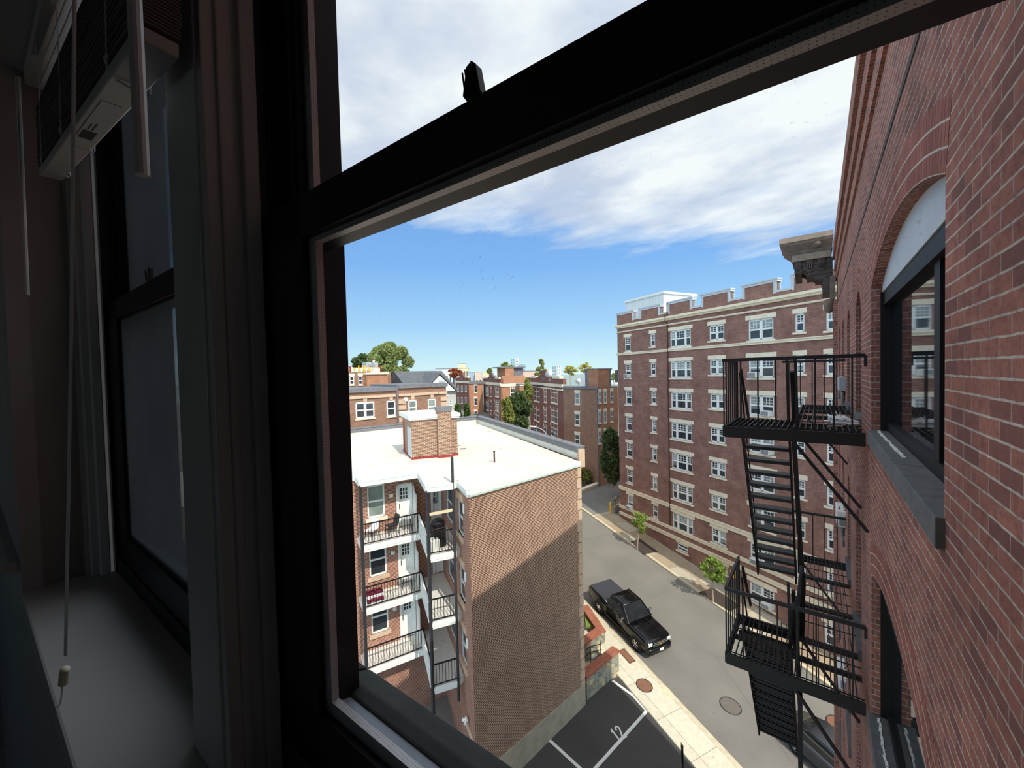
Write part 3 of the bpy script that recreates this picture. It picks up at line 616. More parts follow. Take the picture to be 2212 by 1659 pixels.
for a, b, z0, z1, rise in big + nar:
    hw = (b - a) / 2; c = (a + b) / 2; Rr = (hw * hw + rise * rise) / (2 * rise); zc = z1 - Rr; A = math.asin(min(1, hw / Rr)); n = 20
    arc = lambda r, t: (c + r * math.sin(t), zc + r * math.cos(t)); ts = [-A + 2 * A * i / n for i in range(n + 1)]
    for t0, t1 in zip(ts, ts[1:]):
        p, q = arc(Rr, t0), arc(Rr, t1); mb.face([FW.P(p[0], p[1]), FW.P(q[0], q[1]), FW.P(q[0], z1), FW.P(p[0], z1)])
        mb.face([FW.P(q[0], q[1]), FW.P(p[0], p[1]), FW.P(p[0], p[1], -.2), FW.P(q[0], q[1], -.2)])
        for k in range(3):
            r0, r1 = Rr + .112 * k, Rr + .112 * (k + 1); P = [arc(r0, t0), arc(r0, t1), arc(r1, t1), arc(r1, t0)]; s0, s1 = t0 * Rr, t1 * Rr
            ringm.face([FW.P(x, y, .0012) for x, y in P], 0, [(s0, .108 * k), (s1, .108 * k), (s1, .108 * (k + 1)), (s0, .108 * (k + 1))])
mb.build('wall', M['W'], wing); ringm.build('arch_bricks', M['ring'], wing)
mb = MB()
for z0, z1, o in ((2.66, 2.9, .03), (2.98, 3.26, .06), (3.34, 3.72, .1)): FW.box(mb, .56, 16.1, z0, z1, -.05, o)
mb.build('corbelled_parapet', M['W'], wing)
mb = MB(); FW.box(mb, .56, 16.1, 1.9, 1.955, -.02, .006); mb.build('groove_shade', M['brownd'], wing)  # flush dark band, paints the shade of a groove in the brick
mb = MB(); FW.box(mb, 15.5, 16.1, -23, 2.0, -.6, .1); mb.build('corner_pier', M['W'], wing)
MG = NT('wing window glass'); MG.bsdf((.012, .014, .016, 1), .03, 0, .9); MG = MG.mat
for i, (a, b, z0, z1, rise) in enumerate(big):
    fr = MB(); o0, o1 = -.2, -.13; zt = z0 + 1.53
    B = lambda u0, u1, c, d, p=o0, q=o1: FW.box(fr, u0, u1, c, d, p, q)
    B(b - .012, b + .01, z0, zt, -.3, -.075); B(a - .01, a + .012, z0, zt, -.3, -.075); B(a, b, zt - .14, zt, -.2, -.1); B(a, b, z0, z0 + .1)
    for x in (a, 3.62, b - .05): B(x, x + (.15 if x == 3.62 else .05), z0, zt, -.2, -.135)
    w = fr.build('window', M['blackp'], wing); mb = MB(); FW.box(mb, a, b, z0, zt, -.17, -.16); mb.build('pane', MG, w)
    hw = (b - a) / 2; c = (a + b) / 2; Rr = (hw * hw + rise * rise) / (2 * rise); zc = z1 - Rr; A = math.asin(hw / Rr)
    pts = [FW.P(c + Rr * math.sin(t), zc + Rr * math.cos(t), -.09) for t in [-A + 2 * A * k / 14 for k in range(15)]]
    mb = MB(); mb.prism([FW.P(a, zt, -.09)] + pts + [FW.P(b, zt, -.09)], V((.04, 0, 0))); mb.build('tympanum_board', M['board'], wing)
    mb = MB(); FW.box(mb, 4.0, b + .02, z0 - .15, z0 + .004, -.2, .035); FW.box(mb, a - .02, 3.985, z0 - .15, z0 + .003, -.2, .035); mb.build('window_sill', M['slate'], wing, bevel=.006)
    mb = MB()
    for k in range(24): u = 5.9 - k * .068; mb.bar(FW.P(u, z0 + .006, -.045 - .015 * R()), FW.P(u - .075, z0 + .006, -.045 - .015 * R()), .01 + .014 * R(), .012)
    mb.build('caulk_line', M['white'], wing)
for a, b, z0, z1, rise in nar:
    fr = MB(); zt = z1
    for x in (a, b - .08): FW.box(fr, x, x + .08, z0, zt, -.3, -.22)
    FW.box(fr, a, b, z0 + .75, z0 + .82, -.3, -.22); FW.box(fr, a, b, z0, z0 + .08, -.3, -.22)
    w = fr.build('window', M['blackp'], wing); mb = MB(); FW.box(mb, a, b, z0, zt, -.29, -.28); mb.build('pane', MG, w)
    mb = MB(); FW.box(mb, a, b, z0, zt, -.31, -.075) if 0 else FW.box(mb, a - .1, b + .1, z0 - .15, z0 + .003, -.2, .04); mb.build('window_sill', M['slate'], wing)
# the cornice on the far corner
y0, y1 = 15.5, 17.2
cn = thing('stone_cornice', 'weathered stone cornice jutting from the far corner of the brick wing', 'cornice', V((.2, 16, 2.0)))
mb = MB(); mb.box(V((-.98, y0, 3.98)), V((1.36, 0, 0)), V((0, 1.7, 0)), Z * .16); mb.build('top_slab', M['brownl'], cn)
mb = MB(); lo = [(-.7, 3.64, .3), (-.74, 3.72, .26), (-.86, 3.82, .14), (-.94, 3.9, .05), (-.95, 3.98, .02)]
mb.loft([[V((x, y0 + d, z)), V((.36, y0 + d, z)), V((.36, y1, z)), V((x, y1, z))] for x, z, d in lo]); mb.build('cyma', M['brown'], cn)
mb = MB(); mb.box(V((-.66, y0 + .33, 3.42)), V((.98, 0, 0)), V((0, 1.3, 0)), Z * .22); mb.build('fascia', M['brownl'], cn)
for i, x in enumerate((-.5, -.2, .1)):
    mb = MB(); s = .17; P = [(y0 + .36, 3.42), (y0 + .36, 3.26), (y0 + .48, 3.06), (y0 + .66, 2.96), (y0 + .95, 2.9), (y0 + 1.2, 2.84), (y0 + 1.2, 3.42)]
    mb.prism([V((x - s / 2, y, z)) for y, z in P], V((s, 0, 0))); mb.tube([V((x - s / 2 - .015, y0 + .5, 3.1)), V((x + s / 2 + .015, y0 + .5, 3.1))], .08, 10)
    for k in (-1, 0, 1): mb.box(V((x + k * .05 - .012, y0 + .345, 3.14)), V((.024, 0, 0)), V((0, .04, 0)), Z * .24)
    mb.build('bracket', M['brownd'], cn)
for i in range(3):
    mb = MB(); y = y0 + .5 + i * .38; P = [(-.64, 3.42), (-.62, 3.28), (-.52, 3.12), (-.38, 3.04), (-.12, 2.86), (.16, 2.7), (.16, 3.42)]; mb.prism([V((x, y, z)) for x, z in P], V((0, .16, 0))); mb.build('bracket', M['brownd'], cn)
mb = MB()
for k in range(5): mb.box(V((-.58 + .17 * k, y0 + .42 + .02 * k, 3.42 - .16 * (k + 1))), V((.95 - .17 * k, 0, 0)), V((0, 1.1, 0)), Z * .16)
mb.box(V((.12, y0 + .42, 2.3)), V((.26, 0, 0)), V((0, 1.1, 0)), Z * .5); mb.build('frieze', M['brownd'], cn)
c = V((.0, y0 + .1, 3.84)); mb = MB()
mb.loft([[c + V((math.cos(a) * r * 1.1, -h, math.sin(a) * r)) for a in [k * .6283 for k in range(10)]] for r, h in ((.13, -.2), (.12, -.08), (.08, .02), (.04, .06))]); mb.build('lion_head', M['brown'], cn, smooth=True)
mb = MB(); mb.loft([[V((.27 + .12 * math.cos(a) * r, y0 + .12 + .18 * math.sin(a) * r, z)) for a in [k * .524 for k in range(12)]] for r, z in ((.5, 1.66), (1.0, 1.74), (1.1, 1.84), (1.15, 2.0), (.9, 2.06))]); mb.build('capital', M['brown'], cn, smooth=True)
mb = MB(); mb.box(V((.3, y0 + .02, 2.0)), V((.12, 0, 0)), V((0, .4, 0)), Z * .75); mb.build('console', M['brown'], cn)
# lower brown cap and pipe of the far pier, wall boxes
def wallbox(x0, y0p, x1, y1p, label, cat, name, grille):
    Y = 11.0 if grille else 10.9; f = Fac((0, Y), (1, 0), V((0, -1, 0))); u0, zt = f.uv(x0, y0p); u1, zb = f.uv(x1, y1p); w = u1 - u0; xr = XW; t = thing(name, label, cat, V((xr - w / 2, Y, zb)))
    mb = MB(); mb.box(V((xr - w, Y, zb)), V((w, 0, 0)), V((0, .75, 0)), Z * (zt - zb)); mb.build('case', M['acw'] if grille else M['steel'], t, bevel=.015)
    h = zt - zb
    if grille:
        mb = MB(); mb.box(V((xr - w * .72, Y - .012, zb + h * .12)), V((w * .6, 0, 0)), V((0, .012, 0)), Z * h * .58)
        for k in range(8): mb.box(V((xr - w * .72, Y - .02, zb + h * (.14 + k * .068))), V((w * .6, 0, 0)), V((0, .01, 0)), Z * h * .02)
        mb.build('fan_grille', M['grill'], t); mb = MB()
        for k in range(4): mb.box(V((xr - w * .22, Y + .1 + k * .12, zt)), V((w * .18, 0, 0)), V((0, .05, 0)), Z * .006)
        mb.prism([V((xr - w * .8, Y + .2, zt)), V((xr - w * .62, Y + .12, zt)), V((xr - w * .62, Y + .42, zt))], Z * .006); mb.build('label', M['iron2'], t)
    mb = MB(); mb.tube([V((xr - w * .2, Y + .3, zb)), V((xr - w * .2, Y + .3, zb - h * .8))], .02, 6); mb.tube([V((xr - w * .6, Y + .3, zb)), V((xr, Y + .3, zb - h * .3))], .015, 6); mb.build('bracket', M['iron2'], t)
wallbox(1806, 815, 1822.5, 845, 'small grey metal box on the brick wing beyond the upper fire escape', 'electrical box', 'wall_box', 0)
wallbox(1801, 1103, 1822, 1140, 'white outdoor air conditioner on the brick wing beside the slanting braces', 'air conditioner', 'outdoor_unit', 1)
wallbox(1806, 1458, 1824, 1492, 'white outdoor air conditioner seen low through the lower platform bars', 'air conditioner', 'outdoor_unit', 1)
# ---------------------------------------------------------------- fire escape
XL, XR, Y0, YF = -1.05, .44, 6.2, 10.45; XI = -.27; PZ = [-.81, -.81 - FL, -.81 - 2 * FL]
fe = thing('fire_escape', 'black iron fire escape with two railed platforms on the brick wing', 'fire escape', V((0, 8, PZ[1])))
vx = lambda x, y, z: V((x, y, z))
for k, z in enumerate(PZ[:2]):
    mb = MB()
    for a, b in [((XL, Y0), (XR, Y0)), ((XL, Y0), (XL, 7.3)), ((XL, 7.3), (XI, 7.3)), ((XI, 7.3), (XI, YF)), ((XI, YF), (XR, YF))]:
        mb.bar(vx(*a, z - .07), vx(*b, z - .07), .04, .15)
    for y in (7.25, 8.35, 9.5): mb.bar(vx(XI, y, z - .05), vx(XR, y, z - .05), .09, .05)
    mb.bar(vx(XL, 6.75, z - .05), vx(XR, 6.75, z - .05), .05, .06); mb.build('platform_frame', M['iron'], fe)
    mb = MB(); x = XL + .05
    while x < XR - .02:
        y1 = 7.28 if x < XI else YF; mb.bar(vx(x, Y0, z + .012), vx(x, 6.78, z + .012 + .004 * R()), .012, .03)
        q = 6.82
        while q < y1 - .1: e = min(q + 1.12, y1); mb.bar(vx(x + U(-.004, .004), q, z + .012), vx(x + U(-.006, .006), e - .03, z + .012), .011, .03); q += 1.15
        x += .062
    for y in (6.25, 6.6, 6.9, 7.2): mb.bar(vx(XL, y, z + .005), vx(XR if y < 7.3 else XI, y, z + .005), .012, .012)
    for y in (7.7, 8.1, 8.6, 9.0, 9.3, 9.8, 10.2): mb.bar(vx(XI, y, z + .005), vx(XR, y, z + .005), .012, .012)
    mb.build('grating', M['iron'], fe)
    def rail(pts, ys, name, post=(0,)):
        mb = MB(); zt = z + .93
        for a, b in zip(pts, pts[1:]): mb.bar(vx(*a, zt), vx(*b, zt), .035, .045)
        for p in ys: mb.bar(vx(*p, z), vx(*p, zt), .017, .017)
        for p in post:
            if p: mb.bar(vx(*p, z - .1), vx(*p, zt + .02), .045, .03)
        mb.build(name, M['iron'], fe)
    xs = [XL + .0, XL + .21, XL + .41, XL + .61, XL + .82, XL + 1.02, XL + 1.2, XL + 1.37]
    rail([(XL, Y0), (XR, Y0)], [(x, Y0) for x in xs], 'front_railing'); mb = MB()
    mb.bar(vx(XR, Y0, z + .93), vx(XR, Y0, z + .8), .03, .03); mb.build('rail_end', M['iron'], fe)
    rail([(XL, Y0), (XL, 7.32)], [(XL, Y0 + .18 * j) for j in range(1, 6)], 'side_railing', [(XL, 7.32)])
    mb = MB(); mb.bar(vx(XL + .06, 7.32, z + .8), vx(XL + .1, 7.9, z - .1), .03, .05); mb.bar(vx(XL, 7.32, z - .1), vx(XL, 7.32, z + .95), .075, .03); mb.build('side_brace', M['iron'], fe)
    rail([(-.62, YF), (XR, YF)], [(-.5 + .2 * j, YF) for j in range(5)], 'far_railing', [])
    for (xa, ya), w in (((-.335, 6.9), .085), ((-.22, 6.5), .12)):
        mb = MB(); mb.bar(vx(xa, ya, z - .12), vx(xa - .02, ya, z + .92), w, .03); mb.build('stair_stanchion', M['iron'], fe)
    for y in (Y0, 7.2, 10.3) if k == 0 else (Y0, 7.5, 10.3):
        mb = MB(); mb.bar(vx(-.26, y, z - .14), vx(XW - .01, y, z - .14 - 1.02), .035, .035); mb.build('wall_brace', M['iron'], fe)
    # the flight below this platform
    ya, za, yb, zb, xa, xb = 7.15, z - .2, 8.95, z - FL + .22, -.95, -.34; n = 13
    for x in (xa, xb):
        mb = MB(); mb.bar(vx(x, ya - .1, za + .16), vx(x, yb + .1, zb - .2), .025, .16, up=V((0, 1, .6))); mb.build('stair_stringer', M['iron'], fe)
    for j in range(n):
        f = j / (n - 1); mb = MB(); y = ya + (yb - ya) * f; zz = za + (zb - za) * f; mb.box(vx(xa, y - .1, zz - .03), V((xb - xa, 0, 0)), V((0, .2 if k == 0 else .02, 0)), Z * .05)
        if k == 1:
            for q in range(6): mb.box(vx(xa, y - .1 + q * .036, zz + U(-.004, .004)), V((xb - xa, 0, 0)), V((0, .02, 0)), Z * .02)
        mb.build('stair_tread', M['iron'], fe)
    for x, w in ((xa - .02, .02), (xb + .04, .05)):
        mb = MB(); mb.bar(vx(x, ya - .1, za + .95), vx(x, yb, zb + .75), w, w); mb.bar(vx(x, ya, za), vx(x, ya, za + .9), .025, .025); mb.bar(vx(x, yb, zb), vx(x, yb, zb + .75), .025, .025); mb.build('stair_handrail', M['iron'], fe)
mb = MB(); mb.bar(vx(-.25, Y0 + .02, PZ[0] - .1), vx(-.2, 7.3, PZ[1] + .9), .05, .05); mb.bar(vx(-.2, 7.3, PZ[1] + .95), vx(-.22, 7.35, PZ[1] - .1), .07, .05); mb.build('hanging_post', M['iron'], fe)
mb = MB(); mb.tube([vx(-.2, 7.2, PZ[1] + 1.15), vx(-.24, 7.15, PZ[1] + .55), vx(-.33, 7.12, PZ[1] + .5), vx(-.34, 7.12, PZ[1] - .1)], .03, 8); mb.build('stair_handrail', M['iron2'], fe)
mb = MB(); mb.bar(vx(-.2, Y0 + .05, PZ[1] - .1), vx(-.2, Y0 + .05, PZ[1] - 3.2), .05, .05); mb.build('hanging_post', M['iron'], fe)
mb = MB()
for x in (-.95, -.14, .3):
    pass
mb.box(vx(-1.0, 6.95, PZ[1] - .16), V((.72, 0, 0)), V((0, .02, 0)), Z * .1); mb.build('stair_head', M['iron'], fe)
# white trainers on the grating
def shoe(c, ang, label):
    d = V((math.cos(ang), math.sin(ang), 0)); s = Z.cross(d); t = thing('trainer', label, 'shoe', c)
    def ring(x, w, z0, z1, n=12, sh=0): return [c + d * x + s * (math.cos(a) * w + sh) + Z * (z0 + (z1 - z0) * (.5 + .5 * math.sin(a))) for a in [2 * math.pi * k / n for k in range(n)]]
    mb = MB(); mb.loft([ring(x, w, 0, h) for x, w, h in ((-.145, .012, .03), (-.135, .032, .035), (-.08, .038, .034), (0, .036, .03), (.07, .046, .028), (.12, .04, .03), (.15, .016, .034))]); mb.build('sole', M['sole'], t, smooth=True)
    mb = MB(); mb.loft([ring(x, w, .02, h) for x, w, h in ((-.14, .012, .05), (-.132, .03, .105), (-.1, .036, .1), (-.06, .036, .088), (-.02, .036, .112), (.02, .036, .1), (.06, .041, .078), (.1, .039, .062), (.135, .024, .052), (.148, .008, .036))]); mb.build('upper', M['shoe'], t, smooth=True)
    mb = MB()
    for k in range(4): x = -.01 + k * .026; z = .112 - k * .011; mb.tube([c + d * x + s * .03 + Z * (z - .012), c + d * (x + .008) + Z * (z + .004), c + d * x - s * .03 + Z * (z - .012)], .004, 5)
    mb.build('laces', M['sole'], t); mb = MB(); mb.bar(c + d * -.035 + Z * .1, c + d * -.055 + Z * .15, .05, .008, up=d); mb.build('tongue', M['shoe'], t)
    mb = MB()
    for sg in (1, -1):
        o = s * (.0365 * sg)
        for q in (-.005, .012): mb.bar(c + d * (q - .008) + o + Z * .05, c + d * (q + .004) + o + Z * .075, .006, .008)
        mb.bar(c + d * -.12 + o * .9 + Z * .06, c + d * -.06 + o + Z * .065, .004, .012)
    mb.build('side_trim', M['shoeg'], t); return t
sp = lambda x, y: pl(x, y, V((0, 0, PZ[0] + .03)), Z)
b = sp(1825, 916.5)
shoe(V((b.x - .035, b.y + .17, PZ[0] + .03)), .12, 'white trainer mostly hidden behind its mate on the upper grating')
shoe(V((b.x, b.y, PZ[0] + .03)), -.06, 'white trainer in front of its mate on the upper grating, toe to the wall')
mb = MB(); a = sp(1788, 921); b = sp(1820, 920); mb.bar(a, b, .02, .012); tag(mb.build('stick', M['wood'], loc=a), 'thin pale stick lying on the grating in front of the white trainers', 'stick')
# ---------------------------------------------------------------- the room: window wall, two sash windows, blind
_a = math.radians(35.5) - YAW; NW = V((math.sin(_a), math.cos(_a), 0)); AW = V((math.cos(_a), -math.sin(_a), 0))
def I(a, b, z): return AW * a + NW * b + Z * z
def ib(mb, a0, a1, b0, b1, z0, z1, m=0): mb.box(I(a0, b0, z0), AW * (a1 - a0), NW * (b1 - b0), Z * (z1 - z0), m)
def iat(x, y, b): d = ray(x, y); p = d * (b / d.dot(NW)); return p.dot(AW), p.z
SZ = -.72; HD = 1.12; A_R = .43; ALV = -2.2
mb = MB(); ib(mb, -5, ALV, .1, .5, -3, 2); ib(mb, A_R + .02, 3, .1, .5, -3, 2); ib(mb, ALV, A_R + .02, .1, .5, -3, SZ - .06); ib(mb, ALV, A_R + .02, .1, .5, HD, 2); struct('wall_front', mb, M['paintd'])
for nm, bx in (('wall_left', (-5.2, -5, -5, .5, -3, 2)), ('wall_right', (3, 3.2, -5, .5, -3, 2)), ('ceiling', (-5.2, 3.2, -5.2, .5, 2, 2.2)), ('floor', (-5.2, 3.2, -5.2, .5, -3, -2.8))):
    mb = MB(); ib(mb, *bx); struct(nm, mb, M['paintd'])
mb = MB(); ib(mb, -5, 3, .51, .56, -3, SZ - .2); ib(mb, -5, -2.25, .51, .56, SZ - .2, 1.2); ib(mb, -5, 3, .51, .56, 1.2, 2); struct('wall_exterior', mb, M['W'])
mb = MB(); ib(mb, ALV, A_R, .097, .34, SZ - .05, SZ); struct('trim_1', mb, M['paint'], bevel=.006)        # the inside sill board
mb = MB(); ib(mb, -.978, -.79, .2476, .325, SZ, HD); ib(mb, -.8, -.775, .3, .325, SZ, HD); ib(mb, -.8, -.783, .268, .282, SZ, HD); ib(mb, -.96, -.81, .2436, .25, SZ, HD); ib(mb, -1.0, -.97, .3, .325, SZ, HD); struct('trim_2', mb, M['paint'], bevel=.003)   # casing between the windows
mb = MB(); pr = [(-2.2, .244), (-2.17, .25), (-2.165, .262), (-2.14, .266), (-2.135, .282), (-2.11, .286), (-2.1, .305), (-2.2, .33)]
mb.prism([I(a, b, SZ) for a, b in pr], Z * (HD - SZ)); ib(mb, ALV - .02, ALV + .012, .1, .15, SZ, HD); struct('trim_3', mb, M['paint'])
mb = MB(); ib(mb, ALV, A_R, .1, .33, HD - .02, HD); ib(mb, A_R, A_R + .03, .1, .33, SZ, HD); struct('trim_4', mb, M['paint'])
zc = iat(38, 1232, .09)[1]; mb = MB(); pr = [(.1, zc), (.075, zc), (.06, zc - .006), (.057, zc - .016), (.066, zc - .026), (.08, zc - .034), (.1, zc - .04)]
mb.prism([I(ALV - .0, b, z) for b, z in pr], AW * -2.5); struct('trim_5', mb, M['paint'])
mb = MB(); ib(mb, -5.2, -3.4, -5.2, -5, -3, 2); ib(mb, -2.7, 3.2, -5.2, -5, -3, 2); ib(mb, -3.4, -2.7, -5.2, -5, -3, -.8); ib(mb, -3.4, -2.7, -5.2, -5, .5, 2); struct('wall_back', mb, M['paintd'])  # unseen opening added in this wall to let fill light into the room
# glass
def glass(name, speck):
    t = NT(name); tr = t.n('ShaderNodeBsdfTransparent'); gl = t.n('ShaderNodeBsdfGlossy'); gl.inputs['Roughness'].default_value = .02; gl.inputs['Color'].default_value = (1, 1, 1, 1)
    tr.inputs['Color'].default_value = (.985, .99, .985, 1); fr = t.n('ShaderNodeFresnel'); fr.inputs[0].default_value = 1.3; mx = t.n('ShaderNodeMixShader')
    t.l(t.math('MULTIPLY', fr.outputs[0], .5), mx.inputs[0]); t.l(tr.outputs[0], mx.inputs[1]); t.l(gl.outputs[0], mx.inputs[2]); out = mx.outputs[0]
    if speck:
        v = t.noise(260, objc(t), 2, .5); b = t.noise(9, objc(t), 3, .6)
        f = t.math('MULTIPLY', t.ramp(v.outputs[0], [(.66, (0, 0, 0, 1)), (.74, (1, 1, 1, 1))]), t.ramp(b.outputs[0], [(.45, (0, 0, 0, 1)), (.75, (.42, .42, .42, 1))]))
        df = t.n('ShaderNodeBsdfDiffuse'); df.inputs[0].default_value = rgb(120, 122, 122); m2 = t.n('ShaderNodeMixShader'); t.l(f, m2.inputs[0]); t.l(out, m2.inputs[1]); t.l(df.outputs[0], m2.inputs[2]); out = m2.outputs[0]
    t.l(out, t.out.inputs[0]); return t.mat
M['gl'] = glass('clear window glass', False); M['gld'] = glass('dusty window glass', True)
def frost():
    t = NT('glass behind insect screen'); d = t.n('ShaderNodeBsdfDiffuse'); tr = t.n('ShaderNodeBsdfTranslucent'); g = t.n('ShaderNodeBsdfTransparent'); nz = t.noise(2.5, objc(t), 3)
    c = t.ramp(nz.outputs[0], [(.3, rgb(70, 76, 80)), (.7, rgb(84, 90, 93))]); t.l(c, d.inputs[0]); t.l(c, tr.inputs[0]); a = t.n('ShaderNodeMixShader'); a.inputs[0].default_value = .5
    t.l(d.outputs[0], a.inputs[1]); t.l(tr.outputs[0], a.inputs[2]); lw = t.n('ShaderNodeLayerWeight'); lw.inputs[0].default_value = .5      # insect screen: open face on, closed at a slant
    s = t.n('ShaderNodeMixShader'); t.l(t.ramp(lw.outputs['Facing'], [(.62, (.04, .04, .04, 1)), (.765, (.98, .98, .98, 1))]), s.inputs[0]); t.l(g.outputs[0], s.inputs[1]); t.l(a.outputs[0], s.inputs[2]); t.l(s.outputs[0], t.out.inputs[0]); return t.mat
M['frost'] = frost()
def spacer():
    t = NT('perforated spacer'); v = t.n('ShaderNodeTexVoronoi'); v.inputs['Scale'].default_value = 230; v.inputs['Randomness'].default_value = 0; t.l(uvn(t), v.inputs['Vector'])
    t.bsdf(t.ramp(v.outputs['Distance'], [(.1, rgb(90, 88, 88)), (.17, rgb(206, 202, 202))]), .4, .3); return t.mat
M['spc'] = spacer()
def sash_window(name, off, frosted):
    o = bpy.data.objects.new(name, None); COL.objects.link(o); o['kind'] = 'structure'; o.location = I(off - .2, .36, SZ) + Z * CZ; o['_o'] = tuple(o.location)
    L, Rr, aR = -.79 + off, A_R + off, .29 + off; gL = -.65 + off
    fb = lambda mb, *q: ib(mb, *q)
    mb = MB(); fb(mb, L - .03, L, .32, .47, SZ - .02, HD); fb(mb, Rr - .03, Rr, .32, .47, SZ - .02, HD); fb(mb, L, Rr, .32, .47, HD - .04, HD)
    fb(mb, L, L + .054, .362, .46, SZ, HD); fb(mb, Rr - .1, Rr, .362, .46, SZ, HD); fb(mb, L, Rr, .325, .36, SZ, -.66); fb(mb, L, Rr, .36, .4, SZ - .02, -.69)
    for q in (.345, .352): fb(mb, L, L + .006, q, q + .003, .31, HD)
    mb.build('window_frame', M['sash'], o)
    mb = MB(); mb.prism([I(L + .054, .362, -.62), I(L + .054, .4, -.635), I(L + .054, .455, -.655), I(L + .054, .455, SZ), I(L + .054, .362, SZ)], AW * (Rr - L - .154)); mb.build('sill_strip', M['alu'], o)
    for nm, b0, b1, z0, z1, rt, rb, gl in (('lower_sash', .33, .362, -.66, .297, .066, .097, M['frost'] if frosted else M['gld']), ('upper_sash', .37, .408, .238, HD - .04, .06, .062, M['frost'] if frosted else M['gl'])):
        st = .14 if nm == 'lower_sash' else .068
        mb = MB(); fb(mb, L, L + st, b0, b1, z0, z1); fb(mb, Rr - st, Rr, b0, b1, z0, z1); fb(mb, L, Rr, b0, b1, z1 - rt, z1); fb(mb, L, Rr, b0, b1, z0, z0 + rb); w = mb.build(nm, M['sash'], o)
        mb = MB(); g0, g1 = L + st, Rr - st; c0, c1 = z0 + rb, z1 - rt; bb = b0 + .012; s = .022
        mb2 = MB(); fb(mb2, g0, g0 + s, bb, bb + .012, c0, c1); fb(mb2, g1 - s, g1, bb, bb + .012, c0, c1); fb(mb2, g0, g1, bb, bb + .012, c0, c0 + s); fb(mb2, g0, g1, bb, bb + .012, c1 - s * .4, c1); mb2.build('glazing_spacer', M['spc'], w)
        mb = MB(); mb.face([I(g0 - .003, bb - .004, c0), I(g1 + .003, bb - .004, c0), I(g1 + .003, bb - .004, c1), I(g0 - .003, bb - .004, c1)]); mb.build('pane', gl, w)
    lk = MB(); ax = -.28 + off; zz = .297; fb(lk, ax - .035, ax + .05, .335, .36, zz, zz + .004)
    lk.prism([I(ax - .012, .34, zz + .004), I(ax + .012, .34, zz + .004), I(ax + .004, .34, zz + .014), I(ax - .006, .345, zz + .05), I(ax - .012, .345, zz + .056), I(ax - .02, .345, zz + .052), I(ax - .026, .345, zz + .022)], NW * .012)
    for k in range(4): lk.bar(I(ax - .004 - k * .004, .339, zz + .012), I(ax - .008 - k * .004, .339, zz + .048 - k * .002), .0018, .002)
    lk.build('sash_lock', M['plas'], o, bevel=.0008); return o
sash_window('window_1', 0, False); sash_window('window_2', -1.305, True)
mb = MB(); pr = [(.44, SZ + .075), (.465, SZ + .08), (.505, SZ + .063), (.52, SZ + .055), (.522, SZ + .048), (.522, SZ - .14), (.44, SZ - .14)]
mb.prism([I(-.79, b, z) for b, z in pr], AW * (A_R + .05 + .79)); mb.prism([I(-.86, b, z) for b, z in pr], AW * .062); mb.prism([I(-2.1, b, z) for b, z in pr], AW * 1.2); struct('sill_exterior', mb, M['slatew'] if 'slatew' in M else M['slate'], bevel=.004)
# left blind, pulled half up
bl_ = thing('venetian_blind', 'shaded venetian blind drawn up in the left window with its pull cord hanging', 'blind', I(-1.5, .2, .6), )
aR, zR_ = iat(349, 108, .2); aL, zL = iat(113, 386, .2); PL_, PR_ = I(aL, .2, zL), I(aR, .2, zR_); bd_ = (PR_ - PL_); bl_len = bd_.length; bd_.normalize(); bu_ = NW.cross(bd_) * -1
if bu_.z < 0: bu_ = -bu_
def bb(mb, s0, s1, b0, b1, h0, h1): mb.box(PL_ + bd_ * s0 + NW * (b0 - .2) + bu_ * h0, bd_ * (s1 - s0), NW * (b1 - b0), bu_ * (h1 - h0))
mb = MB(); bb(mb, 0, bl_len, .172, .222, 0, .022); mb.build('bottom_rail', M['paint'], bl_, bevel=.003)
for k in range(34):
    mb = MB(); h = .028 + k * .0052; bb(mb, 0, bl_len, .17 + U(-.0015, .0015), .224 + U(-.0015, .0015), h, h + .0035); mb.build('slat', M['slat_shade'], bl_)
for k in range(5):
    h = .235 + k * .045; mb = MB(); mb.bar(PL_ + bu_ * h, PR_ + bu_ * h, .05, .003, up=(Z + NW * -.5).normalized()); mb.build('slat', M['paint'], bl_)
for f in (.1, .42, .85):
    s = bl_len * f
    for b in (.168, .226):
        mb = MB(); q = PL_ + bd_ * s + NW * (b - .2); mb.tube([q - bu_ * .002, q + bu_ * .24, V((q.x, q.y, 1.05))], .0013, 4); mb.build('ladder_cord', M['shoe'], bl_)
    mb = MB(); q = PL_ + bd_ * s + NW * -.034; mb.tube([q + bu_ * .024, q + bd_ * -.01 + bu_ * .03, q + bd_ * .002 + bu_ * .016, q + bd_ * .012 + bu_ * .028], .0014, 5); q = PL_ + bd_ * s - bu_ * .003; mb.tube([q + NW * -.02, q - bu_ * .003, q + NW * .012 - bu_ * .001, q + NW * .024 - bu_ * .004], .0022, 5); mb.build('cord_knot', M['shoe'], bl_)
mb = MB(); ib(mb, -2.15, -.8, .165, .225, 1.04, 1.09); mb.build('headrail', M['paint'], bl_)
mb = MB(); bb(mb, bl_len * .48, bl_len * .74, .182, .212, -.0012, 0); ls = mb.build('label_sticker', M['board'], bl_); mb = MB(); bb(mb, bl_len * .49, bl_len * .55, .186, .208, -.0018, -.0011); bb(mb, bl_len * .56, bl_len * .6, .19, .192, -.0018, -.0011); bb(mb, bl_len * .56, bl_len * .61, .197, .199, -.0018, -.0011); mb.build('label_print', M['iron2'], ls)
mb = MB(); ca, cb_ = -.97, .107
cp_ = lambda x, y, b=cb_: I(iat(x, y, b)[0], b, iat(x, y, b)[1])
t1, t2 = cp_(141, 1414), cp_(137, 1476)
